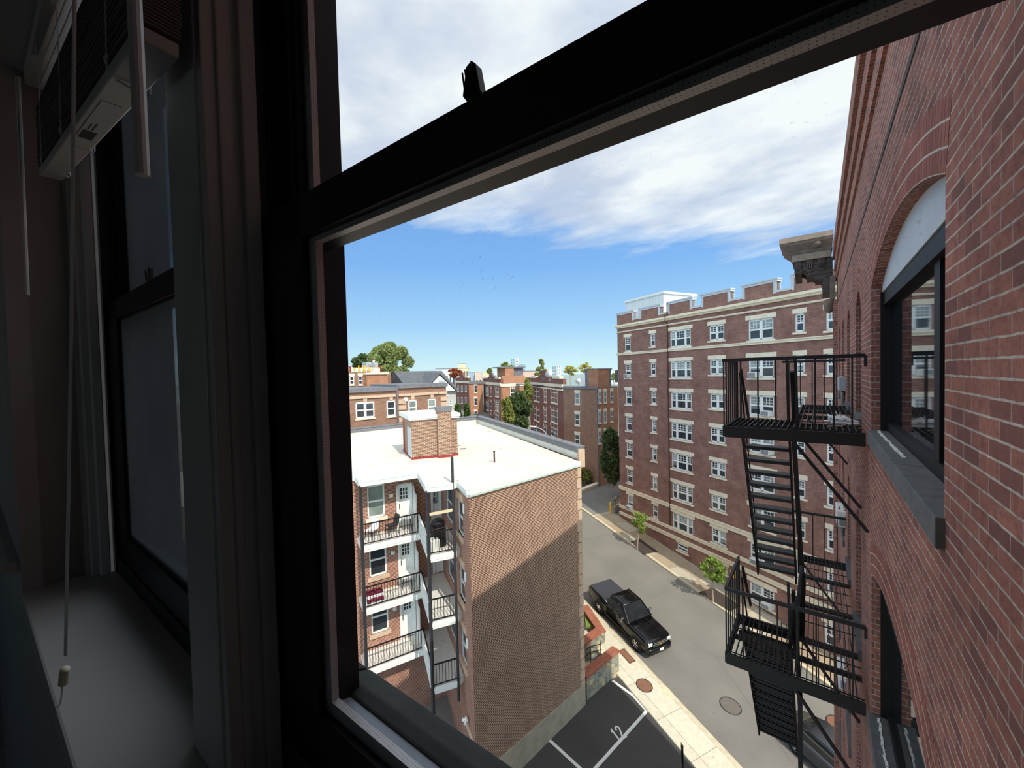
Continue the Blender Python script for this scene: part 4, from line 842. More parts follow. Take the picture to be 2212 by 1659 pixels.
for o in (0, 3): mb.tube([cp_(160 + o, -60), cp_(157 + o, 300), cp_(153 + o, 700), cp_(146 + o, 1100), cp_(140 + o, 1416)], .0016, 5)
mb.tube([cp_(136, 1474), cp_(133, 1500), cp_(128, 1540), cp_(124, 1575), cp_(118, 1640), cp_(112, 1700)], .0017, 5)
co_ = mb.build('lift_cord', M['shoe'], bl_)
mb = MB(); c = t2; ax = (t1 - t2 + AW * .008).normalized(); mb.loft([[c + ax * h + AW * (math.cos(t) * .015) + NW * (math.sin(t) * .008) for t in [k * .5236 for k in range(12)]] for h in (0, .004, .05, .056)]); mb.build('cord_tassel', M['cream'], co_, smooth=True)
mb = MB(); mb.tube([I(-2.0, .14, .98), I(-2.0, .135, .29)], .006, 10); mb.build('tilt_wand', M['acw'], bl_)
b2_ = thing('venetian_blind', 'raised blind of the nearer window, its round tilt wand hanging before the casing', 'blind', I(-.3, .12, .9))
mb = MB(); ib(mb, -.75, .42, .1, .16, .92, .97); mb.build('headrail', M['paint'], b2_)
w0, _q = iat(294, 60, .1); w1, wz = iat(308, 379, .1); mb = MB(); mb.tube([I(w0, .1, .92), I(w1, .1, wz)], .0052, 12); mb.build('tilt_wand', M['acw'], b2_)
# ---------------------------------------------------------------- helpers for what stands farther off
def at(x, y, zc): return ray(x, y) * zc
def colm(P, d, x, y=820):                                              # walk from P along d to a picture column
    n = ray(x, y).cross(Z); return P + d * (-(P.dot(n)) / d.dot(n))
def zat(P, x, y): d = ray(x, y); k = math.hypot(P.x, P.y) / math.hypot(d.x, d.y); return d.z * k
# ---------------------------------------------------------------- parked pickup
def vehicle_frame(o, F, L): return lambda x, y, z: o + F * x + L * y + (F.cross(L)) * z
def ringx(X, x, hw, z0, z1, r=.12, n=3, top=1.):
    pts = []
    for cy, cz, a0 in ((hw * top - r, z1 - r, 0), (-(hw * top - r), z1 - r, 90), (-(hw - r), z0 + r, 180), (hw - r, z0 + r, 270)):
        for k in range(n + 1): a = math.radians(a0 + 90 * k / n); pts.append(X(x, cy + r * math.cos(a), cz + r * math.sin(a)))
    return pts
def wheels(t, X, F, L, ax, hw, r, rim):
    for x in ax:
        for sg in (-1, 1):
            c = X(x, (hw - .26) * sg, r); mb = MB(); n = 22; S = L * sg
            prof = [(.0, r * .62), (.0, r * .9), (.03, r), (.21, r), (.25, r * .93), (.25, r * .66), (.2, r * .62)]; U3 = F.cross(L)
            mb.loft([[c + S * o + F * (q * math.cos(a)) + U3 * (q * math.sin(a)) for a in [2 * math.pi * k / n for k in range(n)]] for o, q in prof]); w = mb.build('wheel', M['rubber'], t, smooth=False)
            mb = MB(); mb.disc(c + S * .17, S, r * .2, .06, 12); mb.disc(c + S * .12, S, r * .62, .03, 20, 1)
            for k in range(6):
                a = k * math.pi / 3; d = F * math.cos(a) + U3 * math.sin(a); e = F * -math.sin(a) + U3 * math.cos(a); mb.bar(c + S * .2 + d * r * .12, c + S * .19 + d * r * .62, .05, .04, up=S)
            mb.tube([c + S * .2 + (F * math.cos(a) + U3 * math.sin(a)) * r * .63 for a in [2 * math.pi * k / n for k in range(n + 1)]], .018, 5, cap=False); mb.build('rim', [rim, M['rubber']], w)
fr_, rr_ = gp(1373, 1403), gp(1294, 1322); F = (fr_ - rr_); WBs = F.length; F.normalize(); L = Z.cross(F).normalized(); U3 = F.cross(L)
HWT = 1.02; o = (fr_ + rr_) / 2 + L * (HWT - .06); X = vehicle_frame(o, F, L); ax = WBs / 2; sc = WBs / 3.65
tk = thing('pickup_truck', 'black four-door pickup with a flat cover over its bed parked by the left kerb', 'truck', o)
def S(x): return x * sc
mb = MB(); secs = [(2.80, .80, .52, .95, .1), (2.72, .93, .45, 1.04, .12), (2.5, 1.0, .42, 1.1, .12), (1.85, HWT, .45, 1.15, .12), (.98, HWT, .45, 1.2, .12), (-1.0, HWT, .45, 1.24, .12)]
mb.loft([ringx(X, S(x), h, a, b, r) for x, h, a, b, r in secs]); mb.build('body', M['carb'], tk, smooth=True)
mb = MB(); mb.loft([ringx(X, S(x), h, a, b, r) for x, h, a, b, r in [(-1.04, HWT - .01, .45, 1.27, .08), (-2.95, HWT - .01, .47, 1.27, .08), (-3.08, .97, .52, 1.24, .1)]]); mb.build('cargo_bed', M['carb'], tk, smooth=True)
mb = MB(); mb.loft([ringx(X, S(x), .93, 1.2, 1.305, .03) for x in (-1.1, -3.0)]); mb.build('bed_cover', M['tonn'], tk)
mb = MB(); mb.loft([ringx(X, S(x), h, a, b, .06) for x, h, a, b in [(2.68, .8, .9, 1.07), (2.4, .84, .95, 1.14), (1.7, .88, 1.0, 1.21), (1.05, .9, 1.05, 1.26)]]); hd_ = mb.build('hood', M['carb'], tk, smooth=True)
mb = MB()
for s in (-.32, .32): mb.bar(X(S(2.3), s * 1.1, 1.155), X(S(1.2), s, 1.25), .09, .03, up=U3)
mb.build('hood_crease', M['carb'], hd_)
gh = [(1.05, .93, 1.24, .8, 1.26), (.22, .93, 1.24, .74, 1.87), (-.05, .93, 1.24, .74, 1.91), (-.85, .93, 1.24, .74, 1.89), (-1.02, .93, 1.24, .78, 1.3)]
mb = MB(); rf = lambda x, hw, z, e=.0: [X(S(x), hw, z - .05), X(S(x), hw - .06, z + e), X(S(x), -(hw - .06), z + e), X(S(x), -hw, z - .05)]
mb.loft([rf(x, h, z) for x, h, z in ((.3, .73, 1.85), (.12, .75, 1.9), (-.4, .75, 1.92), (-.9, .74, 1.88))]); mb.build('roof', M['carb'], tk, smooth=True)
mb = MB()
for k in range(5): y = -.44 + .22 * k; mb.bar(X(S(.05), y, 1.905), X(S(-.8), y, 1.915), .05, .02, up=U3)
mb.build('roof_rib', M['carb'], tk)
ws = lambda x0, y0, z0: X(S(x0), y0, z0)
mb = MB(); mb.prism([ws(1.08, -.9, 1.25), ws(1.08, .9, 1.25), ws(.3, .7, 1.86), ws(.3, -.7, 1.86)], -F * .05); mb.build('windscreen', M['wind'], tk)
mb = MB(); mb.prism([ws(-1.02, -.88, 1.25), ws(-1.02, .88, 1.25), ws(-.9, .7, 1.86), ws(-.9, -.7, 1.86)], F * .04); mb.build('rear_window', M['wind'], tk)
for sg in (-1, 1):
    for x0, x1, x2, x3 in ((.95, .28, -.02, -.02), (-.1, -.1, -.86, -.98)):
        mb = MB(); q = [ws(x0, .955 * sg, 1.24), ws(x1, .745 * sg, 1.83), ws(x2, .745 * sg, 1.83), ws(x3, .955 * sg, 1.24)]; mb.prism(q, L * (-.03 * sg)); mb.build('side_window', M['pane'], tk)
    mb = MB()
    for a, b in (((1.1, .96, 1.22), (.28, .75, 1.86)), ((-.06, .962, 1.22), (-.06, .752, 1.86)), ((-.98, .96, 1.22), (-.9, .75, 1.86)), ((.3, .75, 1.86), (-.9, .75, 1.86)), ((1.08, .965, 1.235), (-1.0, .965, 1.235))): mb.bar(X(S(a[0]), a[1] * sg, a[2]), X(S(b[0]), b[1] * sg, b[2]), .07, .05)
    mb.build('window_pillar', M['carb'], tk); mb = MB()
    mb.bar(X(S(.72), 1.0 * sg, 1.24), X(S(.72), 1.12 * sg, 1.26), .05, .05); mb.cb(X(S(.74), 1.17 * sg, 1.33), .1, .2, .24, F); mb.build('wing_mirror', M['chrome'], tk, bevel=.02)
    mb = MB(); mb.cb(X(S(2.74), .74 * sg, .93), .12, .3, .19, F); mb.build('headlamp', M['lamp'], tk, bevel=.03)
    mb = MB(); mb.cb(X(S(2.74), .72 * sg, .5), .1, .14, .08, F); mb.build('fog_lamp', M['amber'], tk, bevel=.02)
    mb = MB(); mb.cb(X(S(-3.05), .88 * sg, 1.0), .12, .2, .4, F); mb.build('tail_lamp', M['redl'], tk, bevel=.02)
    mb = MB()
    for x in (-.1, .98): mb.bar(X(S(x), (HWT + .001) * sg, .55), X(S(x), (HWT + .001) * sg, 1.15), .012, .006, up=L)
    mb.bar(X(S(-1.02), (HWT - .004) * sg, .5), X(S(-1.02), (HWT - .004) * sg, 1.24), .03, .02, up=L); mb.build('door_seam', M['plas'], tk)
    for x in (-.75, .2): mb = MB(); mb.bar(X(S(x), (HWT + .02) * sg, 1.08), X(S(x + .2), (HWT + .02) * sg, 1.08), .03, .04); mb.build('door_handle', M['plas'], tk)
    mb = MB(); mb.bar(X(S(1.2), (HWT - .02) * sg, .45), X(S(-1.2), (HWT - .02) * sg, .45), .1, .1); mb.build('side_step', M['plas'], tk)
    for x in (ax, -ax):
        mb = MB(); c = X(x, .8 * sg, .44); mb.tube([c, c + L * (.2235 * sg)], .5, 24); mb.build('wheel_arch', M['plas'], tk)
wheels(tk, X, F, L, (ax, -ax), HWT + .06, .41, M['chrome'])
mb = MB(); mb.cb(X(S(2.78), 0, .88), .08, 1.1, .3, F); g = mb.build('grille', M['plas'], tk, bevel=.02); mb = MB()
for z in (.78, .9, 1.0): mb.cb(X(S(2.82), 0, z), .03, 1.15 - abs(z - .9), .035 if z != .9 else .06, F)
mb.build('chrome_bar', M['chrome'], g)
mb = MB(); q = [(-.13, -.03), (-.05, -.03), (-.035, -.055), (.06, -.055), (.045, -.03), (.13, -.03), (.11, .03), (.05, .03), (.035, .055), (-.06, .055), (-.045, .03), (-.11, .03)]
mb.prism([X(S(2.84), y, .9 + z) for y, z in q], F * .03); mb.build('emblem', M['gold'], g)
mb = MB(); mb.loft([ringx(X, S(x), h, .38, .72, .08) for x, h in ((2.6, .98), (2.84, .93), (2.92, .8))]); mb.build('bumper', M['carb'], tk, smooth=True)
mb = MB(); mb.cb(X(S(2.93), 0.05, .56), .02, .32, .16, F); mb.build('number_plate', M['white'], tk)
# grey car under the fire escape
c0 = gp(1800, 1664); F2 = -DB.copy(); F2.z = SL * -1; F2.normalize(); L2 = Z.cross(F2).normalized(); U2 = F2.cross(L2); c0 = c0 + F2 * 0.2; X2 = vehicle_frame(c0, F2, L2)
cr = thing('parked_car', 'dark grey car in the shade below the fire escape stairs', 'car', c0); mt = plain('dark grey car paint', rgb(70, 72, 76), .35, .06, 5)
mb = MB(); mb.loft([ringx(X2, x, h, a, b, r) for x, h, a, b, r in [(2.2, .7, .35, .7, .12), (2.0, .84, .28, .82, .14), (1.0, .9, .26, .95, .14), (-1.4, .9, .26, 1.0, .14), (-2.0, .86, .3, .98, .14), (-2.2, .74, .38, .85, .12)]]); mb.build('body', mt, cr, smooth=True)
mb = MB(); mb.loft([ringx(X2, x, h, .9, z, .08, 3, tp) for x, h, z, tp in ((1.0, .8, 1.0, .95), (.35, .82, 1.42, .82), (-1.0, .82, 1.47, .82), (-1.9, .8, 1.1, .9))]); mb.build('cabin', M['wind'], cr, smooth=True)
mb = MB(); mb.loft([ringx(X2, x, h, 1.38, z, .03) for x, h, z in ((.3, .62, 1.44), (-.3, .66, 1.49), (-1.05, .64, 1.48))]); mb.build('roof', mt, cr, smooth=True)
wheels(cr, X2, F2, L2, (1.35, -1.35), .9, .33, M['steel'])
# ---------------------------------------------------------------- trees
def blobs(mb, blist, n, sz, mats=1):
    for c, r in blist:
        for _ in range(int(n)):
            d = V((U(-1, 1), U(-1, 1), U(-1, 1)))
            while d.length > 1 or d.length < .35: d = V((U(-1, 1), U(-1, 1), U(-1, 1)))
            mb.leaf(c + V((d.x * r.x, d.y * r.y, d.z * r.z)), sz * U(.6, 1.2))
def tree(name, label, base, crown, nb, n, sz, mat, tr=.06, group=None, spread=.75, bs=.42, cat='tree', conic=False):
    cx, cy_, cz, rx, rz = crown; c = V((cx, cy_, cz)); t = thing(name, label, cat, base, group); bl = []
    for k in range(nb):
        h = U(-1, 1); w = math.sqrt(max(0, 1 - h * h)) if not conic else (1 - h) / 2
        a = U(0, 6.283); q = spread * math.sqrt(U(.2, 1)); bl.append((c + V((math.cos(a) * rx * w * q, math.sin(a) * rx * w * q, h * rz * .8)), V((rx * bs, rx * bs, rz * bs * (.8 if not conic else .5)))))
    mb = MB(); top = c + Z * (rz * (.5 if not conic else .9)); m = base.lerp(c, .5) + V((U(-.05, .05), U(-.05, .05), 0)); mb.tube([base - Z * .1, m, c, top], [tr, tr * .8, tr * .5, tr * .15], 7)
    for q, r in bl[:14]: s = c.lerp(V((c.x, c.y, q.z - abs(q.z - c.z) * .3)), .6); mb.tube([V((c.x, c.y, min(q.z, c.z + rz * .3) - rz * .3)), s.lerp(q, .5), q], [tr * .45, tr * .3, tr * .1], 5)
    mb.build('trunk', M['bark'], t); mb = MB(); blobs(mb, bl, n, sz); mb.build('foliage', mat, t); return t
def pxtree(name, label, x0, y0, x1, y1, zc, base, *a, **k):
    c = at((x0 + x1) / 2, (y0 + y1) / 2, zc); rx = (x1 - x0) / 2 * zc / FPX; rz = (y1 - y0) / 2 * zc / FPX
    if base is None: base = V((c.x, c.y, c.z - rz * 1.1))
    elif base == 'g': base = V((c.x, c.y, gz(c) if zc < 100 else -28.45))
    return tree(name, label, base, (c.x, c.y, c.z, rx, rz), *a, **k)
b1_ = gp(1376, 1187); zc1 = b1_.dot(CF); b2_t = gp(1541, 1303); zc2 = b2_t.dot(CF)
pxtree('street_tree', 'thin young street tree with sparse leaves, farther up the sidewalk', 1358, 1104, 1402, 1154, zc1, b1_, 16, 44, .13, M['leaf'], tr=.07, bs=.34)
pxtree('street_tree', 'round-headed young street tree beside the yellow sign', 1507, 1206, 1572, 1258, zc2, b2_t, 24, 60, .12, M['leaf'], tr=.06, bs=.34)
for p in [((1362, 1173), (1381, 1166), (1421, 1194), (1392, 1200)), ((1509, 1283), (1539, 1273), (1600, 1312), (1576, 1324))]:
    mb = MB(); mb.prism([gp(*q) + Z * .08 for q in p], Z * .05); struct('tree_pit', mb, M['mulch'])
pxtree('big_tree', 'tall spreading tree rising behind the roofs on the far left', 792, 738, 892, 862, 72, 'g', 50, 420, .27, M['leaff'], tr=.5, bs=.27, spread=.95)
pxtree('round_tree', 'round dark green tree left of the tall spreading tree', 762, 765, 806, 800, 80, 'g', 18, 300, .28, M['leafd'], tr=.3)
pxtree('rusty_tree', 'small rust-coloured tree top behind the grey gabled house', 964, 796, 1000, 816, 110, 'g', 10, 90, .4, M['leafr'], tr=.3, bs=.35)
for x0, x1, y0, zc, lb in ((976, 1002, 872, 50, 'bushy dark conifer beside the brown row building, nearer the grey house'), (998, 1019, 870, 51, 'pointed dark conifer right of its bushier neighbour')):
    pxtree('conifer', lb, x0, y0, x1, 922, zc, 'g', 26, 90, .16, M['leafc'], tr=.15, conic=True, bs=.5)
pxtree('dense_tree', 'dense dark tree between the two brown street fronts', 1092, 846, 1148, 935, 50, 'g', 34, 150, .3, M['leafd'], tr=.25, bs=.36)
pxtree('olive_tree', 'olive-green tree in front of the dense dark tree, left of it', 1078, 860, 1112, 922, 46, 'g', 22, 110, .24, M['leafo'], tr=.2, bs=.36)
pxtree('slender_tree', 'slender tree against the left edge of the nearer brown street front', 1128, 815, 1150, 880, 56, 'g', 16, 70, .25, M['leafo'], tr=.15, bs=.4)
for i, (x0, y0, x1, y1, zc, mt_, lb) in enumerate([(1078, 782, 1110, 806, 130, 'leafo', 'sparse tree top just left of the far glass towers'), (1152, 774, 1186, 815, 110, 'leafo', 'pointed sparse tree top between the two brown street fronts'), (1213, 790, 1250, 812, 140, 'leafy', 'yellowing tree top right of the small far tower'), (1246, 783, 1292, 810, 150, 'leafy', 'yellowing tree top behind the weathered roof shed'), (1050, 796, 1064, 806, 120, 'leafo', 'tiny tree top left of the white satellite dish'), (1316, 806, 1336, 822, 160, 'leaff', 'low green trees in the gap beside the tall maroon block')]):
    pxtree('distant_tree', lb, x0, y0, x1, y1, zc, 'g', 16, 70, .38, M[mt_], tr=.25, group='tree tops beyond the roofs', conic=i == 1, bs=.28)
pxtree('shaded_tree', 'shaded dark tree beside the end wall of the maroon block', 1298, 925, 1345, 1045, 47, None, 30, 120, .25, M['leafd'], tr=.2)
for x0, y0, x1, y1, lb in ((1246, 1010, 1278, 1056, 'low green shrub at the corner of the white-roofed house wall'), (1274, 1000, 1314, 1044, 'wide green shrub behind the small white sign')):
    pxtree('shrub', lb, x0, y0, x1, y1, gp(1285, 1043).dot(CF) + (x0 - 1252) * .06, None, 20, 110, .16, M['leafo'], tr=.05, cat='shrub')
# ---------------------------------------------------------------- street furniture
def retaining(pts, h, label, cap, name='stone_wall'):
    t = thing(name, label, 'wall', pts[0]); mb = MB(); cp = MB()
    for a, b in zip(pts, pts[1:]):
        d = V((b.x - a.x, b.y - a.y, 0)).normalized(); s = d.cross(Z) * .2
        if s.dot(a) < 0: s = -s
        mb.prism([a - Z * .5, b - Z * .5, b - Z * .5 + s * 2, a - Z * .5 + s * 2], Z * (h + .5)); e = d * .04; w = s.normalized() * .06
        cp.prism([a + Z * h - w - e, b + Z * h - w + e, b + Z * h + s * 2 + w + e, a + Z * h + s * 2 + w - e], Z * .12)
    mb.build('masonry', M['rubble'] if cap else M['tan'], t); cp.build('capping', M['redcap'] if cap else M['cream'], t); return t
pA, pB = gp(1337, 1453), gp(1268, 1513)
retaining([pB, pA], 1.2, 'fieldstone wall with a brick cap, the lower one beside the parking bays', True)
c1, c2, c3 = gp(1298, 1401), gp(1264, 1428), gp(1258, 1338)
retaining([c2, c1], .95, 'short fieldstone wall with a brick cap above the entry steps', True)
retaining([c1 + (c3 - c1).normalized() * .2, c3], .8, 'brick-capped low wall along the sidewalk around the grass plot', True)
mb = MB(); g = [gp(1262, 1330), gp(1266, 1375), gp(1286, 1372), gp(1280, 1352)]; q = Z * .55; mb.prism([p + q - NB * -.0 for p in g], Z * .1); struct('grass_plot', mb, M['grass'])
st = thing('entry_steps', 'pale concrete steps between the two brick-capped stone walls', 'steps', gp(1290, 1420)); d = (pB - pA); d.z = 0; d.normalize()
nr = Z.cross(d)
if nr.dot(DB) < 0: nr = -nr
wd = (c1 - pA).dot(nr) - .58
for k in range(4):
    a = pA + nr * .5 + d * (.5 + .42 * k); a.z = gz(a); mb = MB(); mb.prism([a - Z * .6, a + nr * wd - Z * .6, a + nr * wd + d * .5 - Z * .6, a + d * .5 - Z * .6], Z * (.65 + .14 * k)); mb.build('step', M['wood'], st)
hr_ = thing('handrail', 'black pipe handrail over the pale entry steps', 'handrail', gp(1275, 1440)); a = gp(1306, 1424) + Z * .75; 
for off in (0, .35): mb = MB(); mb.tube([a + DB * .3 - Z * off, a + d * 1.0 + DB * .3 + Z * (.3 - off), a + d * 2.2 + DB * .3 + Z * (.3 - off)], .025, 6); mb.build('rail', M['iron'], hr_)
for k in (.1, 1.0, 2.1): mb = MB(); p = a + d * k + DB * .3 + Z * .25; mb.tube([p, p - Z * 1.2], .025, 6); mb.build('post', M['iron'], hr_)
def cover(x, y, r, label, mat, sq=None):
    p = gp(x, y, .1 if sq != 'r' else -.02); GN = (Z - DB * SL).normalized(); t = thing('manhole_cover' if sq in (None, 'r') else 'access_cover', label, 'manhole cover', p); mb = MB()
    if sq in (None, 'r'):
        mb.disc(p, GN, r, .014, 28); o = mb.build('cover', mat, t); mb = MB()
        mb.tube([p + V((math.cos(a) * r, math.sin(a) * r, .012 + SL * r * (math.cos(a) * DB.x + math.sin(a) * DB.y))) for a in [k * .2244 for k in range(29)]], .025, 5, cap=False); mb.build('rim', M['iron2'], t)
    else:
        mb.cb(p + Z * .01, .95, .42, .03, DB + Z * SL); mb.build('cover', mat, t); mb = MB(); mb.cb(p + Z * .006, 1.02, .48, .02, DB + Z * SL); mb.build('rim', M['rust'], t)
M['rustc'] = plain('rusty iron cover', rgb(134, 96, 74), .85, .3, 20); M['mh'] = plain('worn iron cover', rgb(112, 106, 98), .8, .2, 16)
cover(1392, 1481, .42, 'round rust-brown cover in the left sidewalk', M['rustc']); cover(1354, 1417, .4, 'long rectangular rust-brown cover in the left sidewalk near the truck', M['rustc'], 's')
cover(1578, 1525, .5, 'round grey manhole cover in the middle of the road', M['mh'], 'r'); cover(1812, 1566, .5, 'round brownish manhole cover seen low through the fire escape bars', M['rustc'], 'r')
mb = MB(); p = gp(1441, 1493, .1); mb.loft([[p + (DB + Z * SL) * (math.cos(a) * .5) + NB * (math.sin(a) * .2) + Z * h for a in [k * .4488 for k in range(14)]] for h in (0, .012)]); tag(mb.build('concrete_patch', M['wood'], loc=p), 'tan oval patch at the kerb of the left sidewalk', 'patch')
for (x, yb, yt), lb in zip(((1318.5, 1109, 1085), (1331, 1092, 1073)), ('yellow bollard at the driveway mouth, nearer the street', 'yellow bollard beside the wall of the driveway, farther in')):
    p = gp(x, yb); h = zat(p, x, yt) - p.z; t = thing('bollard', lb, 'bollard', p, 'yellow driveway bollards'); mb = MB(); mb.tube([p, p + Z * (h - .06)], .1, 12); mb.build('post', M['yel'], t); mb = MB(); mb.tube([p + Z * (h - .06), p + Z * (h - .02), p + Z * h], [.1, .08, .03], 12); mb.build('cap', M['yel'], t)
p = gp(1312, 1052); t = thing('notice_sign', 'small white notice board among the shrubs by the driveway', 'sign', p); z1 = zat(p, 1312, 1022); z0 = zat(p, 1312, 1035); f = Fac((p.x, p.y), hz(86))
mb = MB(); f.box(mb, -.25, .25, z0, z1, 0, .03); bd = mb.build('board', M['white'], t); mb = MB()
for k in range(4): f.box(mb, -.18 + .03 * (k % 2), .16 - .04 * (k % 3), z1 - .12 - k * .11, z1 - .08 - k * .11, .03, .034)
mb.build('lettering', M['iron2'], bd); mb = MB(); f.box(mb, -.03, .03, p.z - .1, z0, -.03, 0); mb.build('post', M['steel'], t)
mb = MB(); bq = [gp(1254, 1066), gp(1290, 1052), gp(1336, 1034), gp(1340, 1005), gp(1256, 1018)]; mb.prism([v + DB * .3 for v in bq], Z * .3); struct('planting_bed', mb, M['mulch'])
retaining([gp(1256, 1066), gp(1290, 1052), gp(1336, 1034)], .35, 'low tan block wall holding the shrub bed beside the driveway', False, 'block_wall')
q0 = gp(1325, 1112); t = thing('driveway_wall', 'low concrete wall with a dark railing at the left foot of the maroon block', 'wall', q0); q1 = gp(1345, 1096); mb = MB(); d_ = (q1 - q0); mb.prism([q0, q1, q1 + DB * .25, q0 + DB * .25], Z * .7); mb.build('masonry', M['conc'], t)
mb = MB()
for k in range(5): mb.bar(q0 + d_ * (k / 4) + Z * .7, q0 + d_ * (k / 4) + Z * 1.5, .04, .04)
mb.bar(q0 + Z * 1.5, q1 + Z * 1.5, .04, .04); mb.build('railing', M['iron'], t)
p = tn(b2_t.dot(DB) - 1.0, -26.6); zt = zat(p, 1583, 1231); p2 = colm(p, DB, 1583, 1250); t = thing('street_sign', 'yellow sign just above the left corner of the lower fire escape railing', 'sign', p2); z1 = zat(p2, 1583, 1231)
f = Fac((p2.x, p2.y), hz(80)); mb = MB(); f.box(mb, -.2, .2, z1 - .62, z1, 0, .03); mb.build('board', M['yel'], t); mb = MB(); f.box(mb, -.03, .03, p2.z, z1, -.05, 0); mb.build('post', M['steel'], t)
p = gp(1474, 1700); t = thing('street_sign', 'dark sign on a post at the bottom edge beside the left sidewalk', 'sign', p); zt = zat(p, 1480, 1612); f = Fac((p.x, p.y), hz(20)); mb = MB(); f.box(mb, -.2, .2, zt - .62, zt - .05, 0, .03); mb.build('board', M['plas'], t); mb = MB(); f.box(mb, -.035, .035, p.z, zt, -.06, 0); mb.build('post', M['plas'], t)
p = gp(1190, 1025); p = at(1182, 945, 41); g0 = V((p.x, p.y, gz(p))); t = thing('street_lamp', 'street lamp with a curved arm beyond the white roof parapet', 'street lamp', g0); mb = MB(); zt = at(1182, 950, 41).z
mb.tube([g0, V((p.x, p.y, zt))], .08, 8); mb.build('pole', M['steel'], t); mb = MB(); pts = [at(1182, 948, 41), at(1178, 934, 41), at(1170, 927, 41), at(1160, 923, 41), at(1152, 921, 41)]; mb.tube(pts, .045, 7); mb.build('arm', M['steel'], t)
mb = MB(); a = at(1158, 922.5, 41); b = at(1142, 920.5, 41); dd = (b - a).normalized(); mb.loft([[a.lerp(b, f) + dd.cross(Z) * (w * math.cos(q)) + Z * (w * .5 * math.sin(q)) for q in [k * .6283 for k in range(10)]] for f, w in ((0, .07), (.3, .16), (.7, .17), (1, .06))]); mb.build('lamp_head', M['white'], t, smooth=True)
p = gp(1720, 1395); t = thing('stair_railing', 'black iron stair railing at the foot of the maroon block', 'handrail', p); q = colm(p, DB, 1688, 1375); mb = MB()
for h in (.4, .7, 1.0): mb.tube([p + Z * h, q + Z * h], .025, 5)
for k in range(4): r = p.lerp(q, k / 3); mb.tube([r, r + Z * 1.0], .025, 5)
mb.build('rail', M['iron'], t)
# ---------------------------------------------------------------- buildings beyond
def far(label, P0, P1, zb, zt, dep, mat, cat='building', roofm='tar', name='brick_building', group=None, n=None):
    f = Fac(P0, P1 - P0, n); Lw = (V((P1.x, P1.y, 0)) - V((P0.x, P0.y, 0))).length; t = thing(name, label, cat, f.P(Lw / 2, zb), group); mb = MB()
    mb.box(f.P(0, zb, -dep), f.d * Lw, f.n * dep, Z * (zt - zb)); mb.build('wall', M[mat], t); mb = MB(); f.box(mb, .0, Lw, zt - .02, zt + .02, -dep, 0); mb.build('roof', M[roofm], t); return f, t, Lw
def pw(f, t, x0, y0, x1, y1, li=(1,), mun=(0, 0), lint=None, fr=.1, glass=None, key=False):
    u0, za = f.uv(x0, y0); u1, zb = f.uv(x1, y1)
    if u0 > u1: u0, u1 = u1, u0
    zc_ = f.uv((x0 + x1) / 2, y0)[1]; zd = f.uv((x0 + x1) / 2, y1)[1]; h = (u0, u1, zd, zc_); window(t, f, h, li, mun, -.03, fr, mp=glass, meet=True); w = u1 - u0
    if lint:
        mb = MB(); f.box(mb, u0 - .08, u1 + .08, zc_, zc_ + lint, 0, .06); mb.build('lintel', M['cream'], t)
    if key:
        mb = MB()
        for c in ((u0 + u1) / 2, u0 + .05, u1 - .05): mb.prism([f.P(c - .1, zc_ + .05), f.P(c + .1, zc_ + .05), f.P(c + .15 + (c - (u0 + u1) / 2) * .2, zc_ + .5), f.P(c - .15 + (c - (u0 + u1) / 2) * .2, zc_ + .5)], f.n * .06)
        mb.build('keystones', M['cream'], t)
    mb = MB(); f.box(mb, u0 - .06, u1 + .06, zd - .14, zd, 0, .1); mb.build('window_sill', M['cream'], t)
# left pair of low houses with corner stones
q = at(860, 830, 37); dD = hz(50); P0, P1, Pm = colm(q, dD, 690), colm(q, dD, 963), colm(q, dD, 857)
fD, tD, LD = far('low brown brick house behind the stair house, grey parapet and white windows', P0, P1, -16, zat(q, 860, 836), 7, 'far')
uv = lambda f, x, y: f.uv(x, y)
um = uv(fD, 857, 850)[0]; zl = uv(fD, 800, 838)[1]; zr = uv(fD, 910, 829)[1]
mb = MB(); fD.box(mb, 0, um - .1, zl - .36, zl, -7, .2); fD.box(mb, um + .1, LD + .1, zr - .36, zr, -7, .2); mb.build('parapet', M['lead'], tD); mb = MB(); zb_ = uv(fD, 800, 857)[1]; zb2 = uv(fD, 910, 851)[1]
fD.box(mb, 0, um - .15, zb_ - .12, zb_ + .12, 0, .12); fD.box(mb, um + .15, LD, zb2 - .12, zb2 + .12, 0, .12); mb.build('belt_course', M['tan'], tD); mb = MB()
for ux in (um + .5, LD - .3):
    z = zb2 - .4
    for k in range(9): fD.box(mb, ux - .38, ux + .38, z - .42, z, 0, .07); z -= .58
mb.build('quoins', M['tan'], tD); mb = MB(); mb.tube([fD.P(um, zl + .1, .1), fD.P(um, -12, .1)], .07, 8); mb.build('drainpipe', M['lead'], tD)
for x0, y0, x1, y1, li in ((767.5, 868.5, 809, 903, (1, 1)), (834.5, 865.5, 854.5, 899, (1,)), (881.5, 864, 900.5, 897, (1,)), (923.5, 861.5, 942, 895, (1,))):
    pw(fD, tD, x0, y0, x1, y1, li, fr=.14, glass=M['paneg'] if x0 > 870 else None); u, z = fD.uv((x0 + x1) / 2, y0 - 5); mb = MB(); mb.prism([fD.P(u - .14, z - .2), fD.P(u + .14, z - .2), fD.P(u + .2, z + .3), fD.P(u - .2, z + .3)], fD.n * .08); mb.build('keystone', M['tan'], tD)
u, z = fD.uv(876, 862.5); mb = MB(); mb.disc(fD.P(u, z), fD.n, .2, .15, 14); mb.build('vent_hood', M['white'], tD)
q = at(800, 815, 52); P0, P1 = colm(q, dD, 660), colm(q, dD, 845); fE, tE, LE = far('taller brick house behind the low one on the far left, cream-trimmed bay', P0, P1, -14, zat(q, 800, 803.5), 9, 'far')
